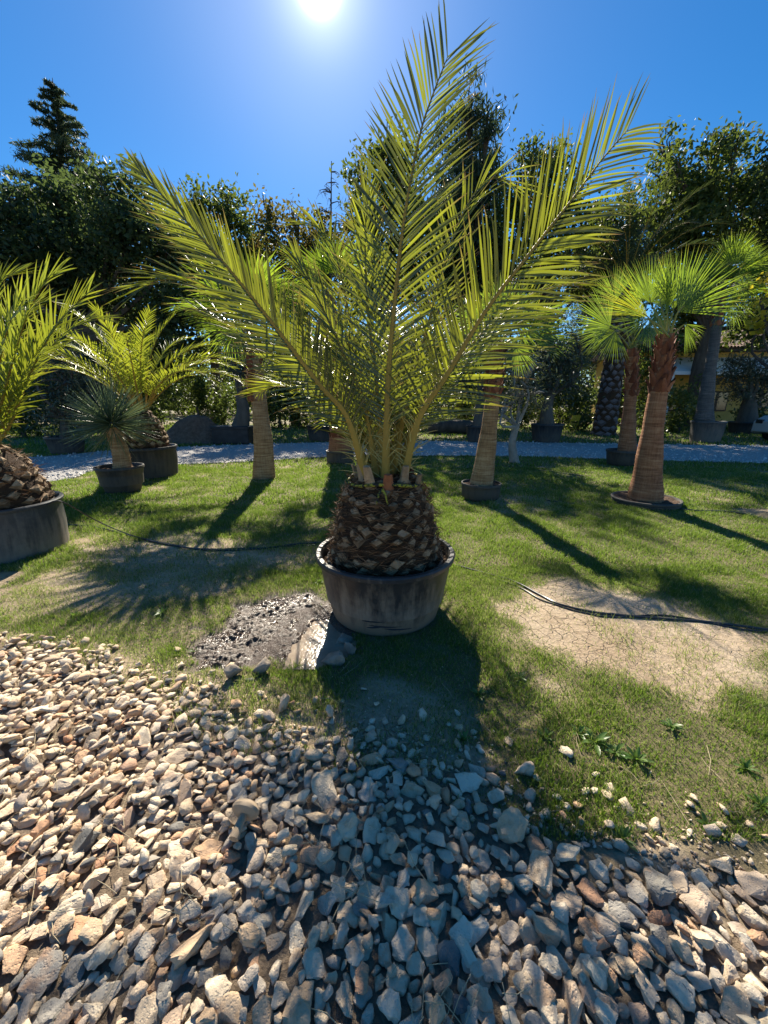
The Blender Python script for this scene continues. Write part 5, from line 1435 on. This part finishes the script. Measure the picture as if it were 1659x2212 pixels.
# pot by the trunk behind the big palm
b = gp(690, 955); Y = b.y + 0.5
plant_pot('plant_pot', at(690, 950, Y).xy.to_3d(), 0.48, 0.62, 'black tub beyond the drive left of the dark fan palm', 'pot_far', n=36)
tree('olive_tree', 'leafy olive in the tub beyond the drive left of the dark fan palm', (at(690, 950, Y).x, Y, 0.5), lob([(680, 840, 36), (715, 820, 36), (690, 790, 36)], Y), 'olive_leaf', g, leaf=0.08, per=36, dens=2.2, trunk_r=0.15, bark='olive_bark', sig=0.24, asp=0.3, limb_k=0.3, deep=0.75)
# mound of earth
b = gp(425, 960); Y = b.y + 1.0; cx = at(425, 950, Y).x
n = 40; xs = np.linspace(-1.9, 1.9, n); X, Yg = np.meshgrid(xs, xs * 0.6)
rr2 = np.hypot(X / 1.75, Yg / 1.05)
Zm = 0.95 * (1 - sstep(0.1, 1.0, rr2)) * (0.8 + 0.4 * fbm(X * 2, Yg * 2, 4)) + (fbm(X * 7, Yg * 7, 6) - 0.5) * 0.12 * (1 - sstep(0.8, 1.0, rr2)) - 0.03
ii = np.arange(n * n).reshape(n, n)
o = link('earth_mound', np_mesh('earth_mound', np.stack([X + cx, Yg + Y, Zm], -1), np.stack([ii[:-1, :-1], ii[:-1, 1:], ii[1:, 1:], ii[1:, :-1]], -1).reshape(-1, 4), True), solid_mat('earth', [(0.3, (0.10, 0.06, 0.04)), (0.7, (0.24, 0.16, 0.11))], 12, 0.95, 1, 0.03, 30))
tag(o, 'heap of brown earth beyond the drive behind the bushy palm', 'earth heap')
# pale log and boulders
mb = MB(); p0 = at(985, 905, 19); mb.tube(spline([(p0.x - 1.3, 19.2, 0.3), (p0.x, 19, 0.34), (p0.x + 1.2, 18.7, 0.28)], 10), [0.3, 0.34, 0.36, 0.35, 0.33, 0.32, 0.33, 0.3, 0.28, 0.24], 12)
o = mb.build('fallen_log', M['bark']); tag(o, 'fallen dark log lying beyond the drive between the tree trunks', 'log')
# yellow folding chair
def folding_chair(c, rz):
    root = empty('folding_chair', c, 'yellow slatted folding chair standing alone under the trees', 'chair', rz=rz)
    Mx = Matrix.Translation(c) @ Matrix.Rotation(rz, 4, 'Z')
    ym = solid_mat('yellow_paint', [(0.3, (0.42, 0.36, 0.03)), (0.7, (0.55, 0.47, 0.06))], 4, 0.45, 0)
    W = 0.22
    for s in (-1, 1):
        mb = MB(); mb.tube([Mx @ Vector((s * W, 0.22, 0)), Mx @ Vector((s * W, -0.04, 0.45)), Mx @ Vector((s * W, -0.20, 0.86))][::1], 0.012, 6); mb.build('leg', ym, root)
        mb = MB(); mb.tube([Mx @ Vector((s * (W - 0.03), -0.22, 0)), Mx @ Vector((s * (W - 0.03), 0.2, 0.45))], 0.012, 6); mb.build('leg', ym, root)
    for k in range(5):
        y = -0.14 + 0.085 * k
        mb = MB(); mb.box((-W, y, 0.45), (W, y + 0.06, 0.465), M=Mx); mb.build('seat_slat', ym, root, smooth=False)
    for k in range(4):
        z = 0.60 + 0.07 * k; y = -0.04 - 0.16 * (z - 0.45) / 0.41
        mb = MB(); mb.box((-W, y - 0.008, z), (W, y + 0.008, z + 0.05), M=Mx); mb.build('back_slat', ym, root, smooth=False)
cc = gp(1235, 937); folding_chair((cc.x, cc.y, 0), R(12))
# wire fence
root = empty('wire_fence', (-20, 22.5, 0), 'thin wire fence on dark posts under the trees', 'fence')
dm = solid_mat('fence_metal', [(0.3, (0.03, 0.035, 0.03)), (0.7, (0.06, 0.065, 0.06))], 4, 0.6, 0)
for i in range(15):
    x = -19 + i * 2.6
    mb = MB(); mb.tube([(x, 24, -0.02), (x, 24, 1.55)], 0.03, 6); mb.build('post', dm, root)
for k in range(6):
    mb = MB(); mb.tube([(-19, 24, 0.2 + k * 0.25), (17.4, 24, 0.2 + k * 0.25)], 0.005, 4); mb.build('wire', dm, root)

# ================================================================== yellow house
hY = 25.0
hx0, hx1 = at(1395, 820, hY).x, at(2050, 820, hY).x
root = empty('house', (hx0, hY, 0), 'low yellow house with tiled roof and white awning behind the oaks', 'house')
ywm = solid_mat('yellow_plaster', [(0.3, (0.50, 0.34, 0.09)), (0.7, (0.62, 0.44, 0.14))], 2, 0.9, 0.2, 0.01)
whm = solid_mat('white_paint', [(0.3, (0.72, 0.71, 0.68)), (0.7, (0.82, 0.81, 0.78))], 2, 0.7, 0)
tlm = solid_mat('roof_tile', [(0.3, (0.26, 0.17, 0.13)), (0.7, (0.44, 0.33, 0.27))], 5, 0.85, 0.5, 0.02, use_rnd=True)
glm = solid_mat('window_glass', [(0.3, (0.02, 0.025, 0.03)), (0.7, (0.03, 0.04, 0.05))], 2, 0.08, 0, spec=0.8)
wdm = solid_mat('dark_wood', [(0.3, (0.05, 0.035, 0.025)), (0.7, (0.10, 0.07, 0.05))], 5, 0.7, 0.3)
zt = at(1500, 755, hY).z
mb = MB(); mb.box((hx0, hY, -0.02), (hx1, hY + 6, zt)); mb.build('wall', ywm, root, smooth=False)
mb = MB()
rows = 14
roof_core = MB()
roof_core.add([(hx0 - 0.5, hY - 0.7, zt - 0.05), (hx1, hY - 0.7, zt - 0.05), (hx1, hY + 3.2, zt + 1.55), (hx0 - 0.5, hY + 3.2, zt + 1.55), (hx0 - 0.5, hY - 0.7, zt - 0.15), (hx1, hY - 0.7, zt - 0.15), (hx1, hY + 6.6, zt - 0.15), (hx0 - 0.5, hY + 6.6, zt - 0.15)], [(0, 1, 2, 3), (4, 5, 1, 0), (2, 6, 7, 3), (0, 3, 7, 4), (1, 5, 6, 2), (7, 6, 5, 4)])
rf_o = roof_core.build('roof', wdm, root, smooth=False)
x = hx0 - 0.45
while x < hx1:
    for k in range(rows):
        t0_, t1_ = k / rows, (k + 1.15) / rows
        a = Vector((x, hY - 0.75 + 3.95 * t0_, zt - 0.02 + 1.62 * t0_ + 0.05)); b_ = Vector((x, hY - 0.75 + 3.95 * t1_, zt - 0.02 + 1.62 * t1_ + 0.03))
        mb.tube([a, b_], [0.105, 0.09], 6, rnd=g.random(), cap=False)
    x += 0.2
o = mb.build('roof_tiles', tlm, rf_o); o['kind'] = 'stuff'
za, zb = at(1500, 778, hY - 2).z, at(1500, 803, hY - 2).z
mb = MB(); mb.add([(hx0, hY - 2.4, zb), (hx1, hY - 2.4, zb), (hx1, hY - 0.01, za + 0.35), (hx0, hY - 0.01, za + 0.35), (hx0, hY - 2.4, zb - 0.18), (hx1, hY - 2.4, zb - 0.18), (hx1, hY - 0.01, za + 0.2), (hx0, hY - 0.01, za + 0.2)], [(0, 1, 2, 3), (4, 5, 1, 0), (7, 6, 5, 4), (0, 3, 7, 4), (1, 5, 6, 2)])
mb.build('awning', whm, root, smooth=False)
for px in (1452, 1505, 1620, 1700):
    xx = at(px, 820, hY - 2.3).x
    mb = MB(); mb.box((xx - 0.06, hY - 2.35, -0.02), (xx + 0.06, hY - 2.23, zb - 0.1)); mb.build('post', whm if px == 1452 else wdm, root, smooth=False)
for px in (1475, 1560, 1650):
    xx = at(px, 820, hY).x
    mb = MB(); mb.box((xx - 0.6, hY - 0.06, 0.9), (xx + 0.6, hY + 0.05, 2.1)); f_ = mb.build('window', wdm, root, smooth=False)
    mb = MB(); mb.box((xx - 0.52, hY - 0.075, 0.98), (xx + 0.52, hY - 0.055, 2.02)); mb.build('pane', glm, f_, smooth=False)

# ================================================================== car at the right edge
cb = gp(1732, 962)
croot = empty('parked_car', (cb.x + 1.9, cb.y + 1.6, 0), 'pale silver car parked on the grass at the far drive edge', 'car')
cm = solid_mat('silver_paint', [(0.3, (0.42, 0.44, 0.43)), (0.7, (0.48, 0.50, 0.49))], 2, 0.3, 0, spec=0.6)
tym = solid_mat('tyre', [(0.3, (0.012, 0.012, 0.013)), (0.7, (0.03, 0.03, 0.03))], 9, 0.8, 0.2)
rim = solid_mat('alloy', [(0.3, (0.30, 0.31, 0.32)), (0.7, (0.4, 0.41, 0.42))], 3, 0.35, 0, metallic=0.8)
x0, y0 = cb.x - 0.05, cb.y + 0.4
prof = [(0.0, 0.35), (0.02, 0.75), (0.35, 0.95), (1.05, 1.05), (1.75, 1.48), (3.05, 1.50), (3.85, 1.05), (4.15, 0.95), (4.2, 0.4), (3.8, 0.28), (0.3, 0.28)]
vs = []; 
for yy in (0.0, 0.08, 1.57, 1.65):
    for (a, b_) in prof:
        ins = 0.06 if yy in (0.0, 1.65) else 0
        tpz = 0.12 * max(0, (b_ - 0.95)) * (1 if yy in (0.0, 0.08) else -1)
        vs.append((x0 + a + (ins if a < 2 else -ins), y0 + yy + tpz, b_ - ins * 0.5 if b_ > 0.6 else b_))
m_ = len(prof); fs = []
for j in range(3):
    for i in range(m_):
        i2 = (i + 1) % m_; fs.append((j * m_ + i, j * m_ + i2, (j + 1) * m_ + i2, (j + 1) * m_ + i))
fs += [tuple(range(m_)), tuple(reversed(range(3 * m_, 4 * m_)))]
mb = MB(); mb.add(vs, fs); mb.build('body', cm, croot, smooth=False, bevel=0.03)
for (a0_, a1_) in ((1.28, 2.25), (2.33, 3.3)):
    mb = MB(); mb.add([(x0 + a0_ + (0.22 if a0_ < 2 else 0), y0 + 0.055, 1.08), (x0 + a1_ + (0.1 if a0_ > 2 else 0), y0 + 0.055, 1.08), (x0 + a1_ - (0.3 if a0_ > 2 else 0), y0 + 0.095, 1.40), (x0 + a0_ + (0.52 if a0_ < 2 else 0), y0 + 0.095, 1.40)], [(0, 1, 2, 3)])
    mb.build('side_window', glm, croot, smooth=False)
for (a, yy) in ((0.75, 0.02), (3.4, 0.02), (0.75, 1.48), (3.4, 1.48)):
    mb = MB()
    for k in range(1):
        cxw = x0 + a
        ring = []
        prf = [(0.19, 0.0), (0.29, 0.0), (0.32, 0.03), (0.32, 0.14), (0.29, 0.17), (0.19, 0.17)]
        nn_ = 28; vv = []; ff = []
        for (r_, d_) in prf:
            for q in range(nn_):
                an = 2 * math.pi * q / nn_; vv.append((cxw + r_ * math.cos(an), y0 + yy - 0.03 + d_, 0.32 + r_ * math.sin(an)))
        for i in range(len(prf)):
            i2 = (i + 1) % len(prf)
            for q in range(nn_):
                q2 = (q + 1) % nn_; ff.append((i * nn_ + q, i2 * nn_ + q, i2 * nn_ + q2, i * nn_ + q2))
        mb.add(vv, ff)
    wh = mb.build('wheel', tym, croot)
    mb = MB()
    for q in range(5):
        an = q * 2 * math.pi / 5; mb.tube([(cxw, y0 + yy + 0.01, 0.32), (cxw + 0.19 * math.cos(an), y0 + yy + 0.01, 0.32 + 0.19 * math.sin(an))], 0.028, 5)
    mb.build('rim', rim, wh)
mb = MB(); mb.box((x0 - 0.005, y0 + 0.12, 0.66), (x0 + 0.12, y0 + 0.42, 0.82)); mb.build('headlight', glm, croot, smooth=False, bevel=0.03)
mb = MB(); mb.box((x0 - 0.005, y0 + 1.23, 0.66), (x0 + 0.12, y0 + 1.53, 0.82)); mb.build('headlight', glm, croot, smooth=False, bevel=0.03)

# ================================================================== hoses
def hose(label, pts_, r, mat='hose', z=None):
    P_ = []
    for q in pts_:
        p = gp(q[0], q[1]); p.z = (float(hgt(p.x, p.y)) + r * 0.9) if len(q) == 2 else q[2]
        if len(q) == 3:
            p = gp(q[0], q[1], q[2])
        P_.append(p)
    sp_ = spline(P_, 90)
    for p in sp_:
        h = float(hgt(p.x, p.y)) + r * 0.8
        if p.z < h: p.z = h
    mb = MB(); mb.tube(sp_, r, 8)
    o = mb.build('hose', M[mat]); tag(o, label, 'hose')
    return o
hose('black irrigation hose curving over the cracked bare earth right of the big tub', [(985, 1222), (1040, 1236), (1110, 1255), (1170, 1285), (1210, 1306), (1290, 1325), (1420, 1339), (1560, 1352), (1720, 1372)], 0.009)
hose('thinner black hose running alongside over the cracked bare earth', [(1030, 1238), (1120, 1266), (1180, 1298), (1300, 1332), (1440, 1333), (1600, 1362), (1720, 1366)], 0.006)
hose('thin hose stretched from the dusty tub rim down across shaded ground to the big tub', [(100, 1090, 0.52), (134, 1084, 0.535), (215, 1128, 0.2), (290, 1158, 0.03), (370, 1178), (440, 1188), (560, 1184), (640, 1180), (722, 1176)], 0.006)
hose('black hose lying on shaded bare ground between the dusty tub and the big tub', [(140, 1135), (210, 1140), (290, 1160), (370, 1181), (450, 1191), (560, 1187), (650, 1176), (722, 1172)], 0.010)
hose('black pipe across sunlit grass right of the sunken pot rim', [(1455, 1100), (1510, 1106), (1580, 1107), (1650, 1122), (1740, 1150)], 0.013)
hose('short bit of black hose in the sunlit grass before the low black pot', [(1180, 1083), (1210, 1087), (1242, 1090)], 0.011)
hose('dark hose in the shaded grass near the slim pale tree', [(900, 1040), (980, 1018), (1050, 1006), (1120, 1010), (1180, 1018), (1260, 1030)], 0.012)
hose('pale curled cable at the foot of the tan ringed palm trunk', [(505, 1020), (530, 1030), (560, 1042), (590, 1036), (606, 1022)], 0.008, 'straw')

# ================================================================== rocks near the tub, mushroom, weeds
def rock(label, px, py, r, k, squash=0.7, mat='boulder'):
    V, F = HI[k]
    p = gp(px, py); z = float(hgt(p.x, p.y))
    W = V * np.array([r, r * 0.9, r * 1.1 * squash / 0.7]) @ rot_np(0.1 * k, 0.05 * k, k * 1.3).T
    W = W + np.array([p.x, p.y, z - W[:, 2].min() - r * 0.15])
    o = link('rock', np_mesh('rock', W, F, True, rnd=np.full(len(F), (k * 0.17) % 1)), M[mat]); tag(o, label, 'rock', 'rocks lying round the big tub')
    return o
rock('rounded tan rock at the puddle edge in the tub shadow', 716, 1430, 0.092, 2)
rock('small grey rock in shadow against the foot of the big tub', 743, 1378, 0.062, 5)
rock('smallest dark rock in the tub shadow beside the rounded tan rock', 757, 1412, 0.055, 9)
rock('pale angular rock on the near edge of the mud', 565, 1452, 0.06, 12)
rock('grey pitted rock half sunk in dry ground at the mud corner', 505, 1462, 0.055, 15)
rock('small brown rock on bare earth between mud and gravel', 615, 1528, 0.045, 18, mat='stone')
rock('lone pale rock on bare earth at the edge of the tub shadow', 709, 1552, 0.042, 21, mat='stone')
rock('pale stone alone in the grass right of the tub shadow', 1128, 1668, 0.05, 7, mat='stone')
# mushroom lying on the stones
p = gp(540, 1775); root = empty('mushroom', (p.x, p.y, 0.02), 'tan mushroom with round cap lying among the gravel', 'mushroom')
mm = solid_mat('mushroom_skin', [(0.3, (0.30, 0.22, 0.14)), (0.7, (0.42, 0.33, 0.23))], 20, 0.8, 0.3, 0.004)
cap_c = gp(530, 1752, 0.085)
stem_e = cap_c + Vector((-0.012, -0.085, -0.012))
axd = (cap_c - stem_e).normalized()
mb = MB()
a_ = axd.orthogonal().normalized(); b_ = axd.cross(a_)
vs = []; fs = []; prof = [(0.006, -0.012), (0.03, -0.016), (0.048, -0.006), (0.05, 0.004), (0.042, 0.018), (0.026, 0.028), (0.004, 0.032)]
for (r_, h_) in prof:
    for k in range(24):
        an = 2 * math.pi * k / 24; vs.append(cap_c + axd * h_ + (a_ * math.cos(an) + b_ * math.sin(an)) * r_ * (1 + 0.04 * math.sin(3 * an)))
for i in range(len(prof) - 1):
    for k in range(24):
        fs.append((i * 24 + k, i * 24 + (k + 1) % 24, (i + 1) * 24 + (k + 1) % 24, (i + 1) * 24 + k))
mb.add(vs, fs); mb.build('cap', mm, root)
mb = MB(); mb.tube([cap_c, cap_c.lerp(stem_e, 0.5), stem_e], [0.013, 0.015, 0.017], 10); mb.build('stem', mm, root)
# broad-leaved weeds
def weed(label, px, py, r, nlv, g, el=(10, 50), wr=0.28):
    p = gp(px, py); z = float(hgt(p.x, p.y))
    n = nlv; a = np.arange(n) * 2.4 + g.normal(0, 0.2, n); e = np.radians(g.uniform(el[0], el[1], n))
    D = np.stack([np.cos(a) * np.cos(e), np.sin(a) * np.cos(e), np.sin(e)], -1)
    Nv = np.stack([-np.cos(a) * np.sin(e), -np.sin(a) * np.sin(e), np.cos(e)], -1)
    L_ = r * g.uniform(0.65, 1.1, n)
    V, F, tp = strips(np.repeat(np.array([[p.x, p.y, z]]), n, 0), D, Nv, L_, L_ * wr, g.uniform(0.1, 0.3, n), prof=np.array([0.2, 0.55, 1, 0.95, 0.5, 0.05]))
    o = link('weed', strips_mesh('weed', V, F, tp, g.random(n)), M['weed']); tag(o, label, 'weed', 'broad leaved weeds in the lawn')
g = np.random.default_rng(77)
WL = 'low broad leaved weed rosette growing in the patchy lawn'
for (px, py, r, n_) in ((1285, 1600, .13, 12), (1330, 1622, .11, 11), (1375, 1640, .12, 12), (1250, 1585, .09, 9), (1345, 1806, .10, 8), (1035, 1500, .09, 8), (500, 1255, .10, 9), (350, 1325, .11, 10), (420, 1400, .08, 8), (1120, 1465, .10, 9), (1450, 1570, .10, 10), (1060, 1130, .13, 11), (1150, 1062, .16, 12), (1100, 1130, .12, 10), (160, 1330, .09, 8), (240, 1262, .09, 8), (690, 1258, .10, 10), (640, 1240, .09, 9), (1180, 1590, .08, 8), (1000, 1600, .09, 8), (1530, 1780, .10, 9), (1645, 1740, .09, 8), (310, 985, .12, 9), (1610, 1660, .10, 9), (300, 1000, .1, 8), (780, 1625, .06, 7)):
    weed(WL, px, py, r * 0.62, n_ + 4, g, (5, 65), 0.24)
print('objects', len(SC.objects))
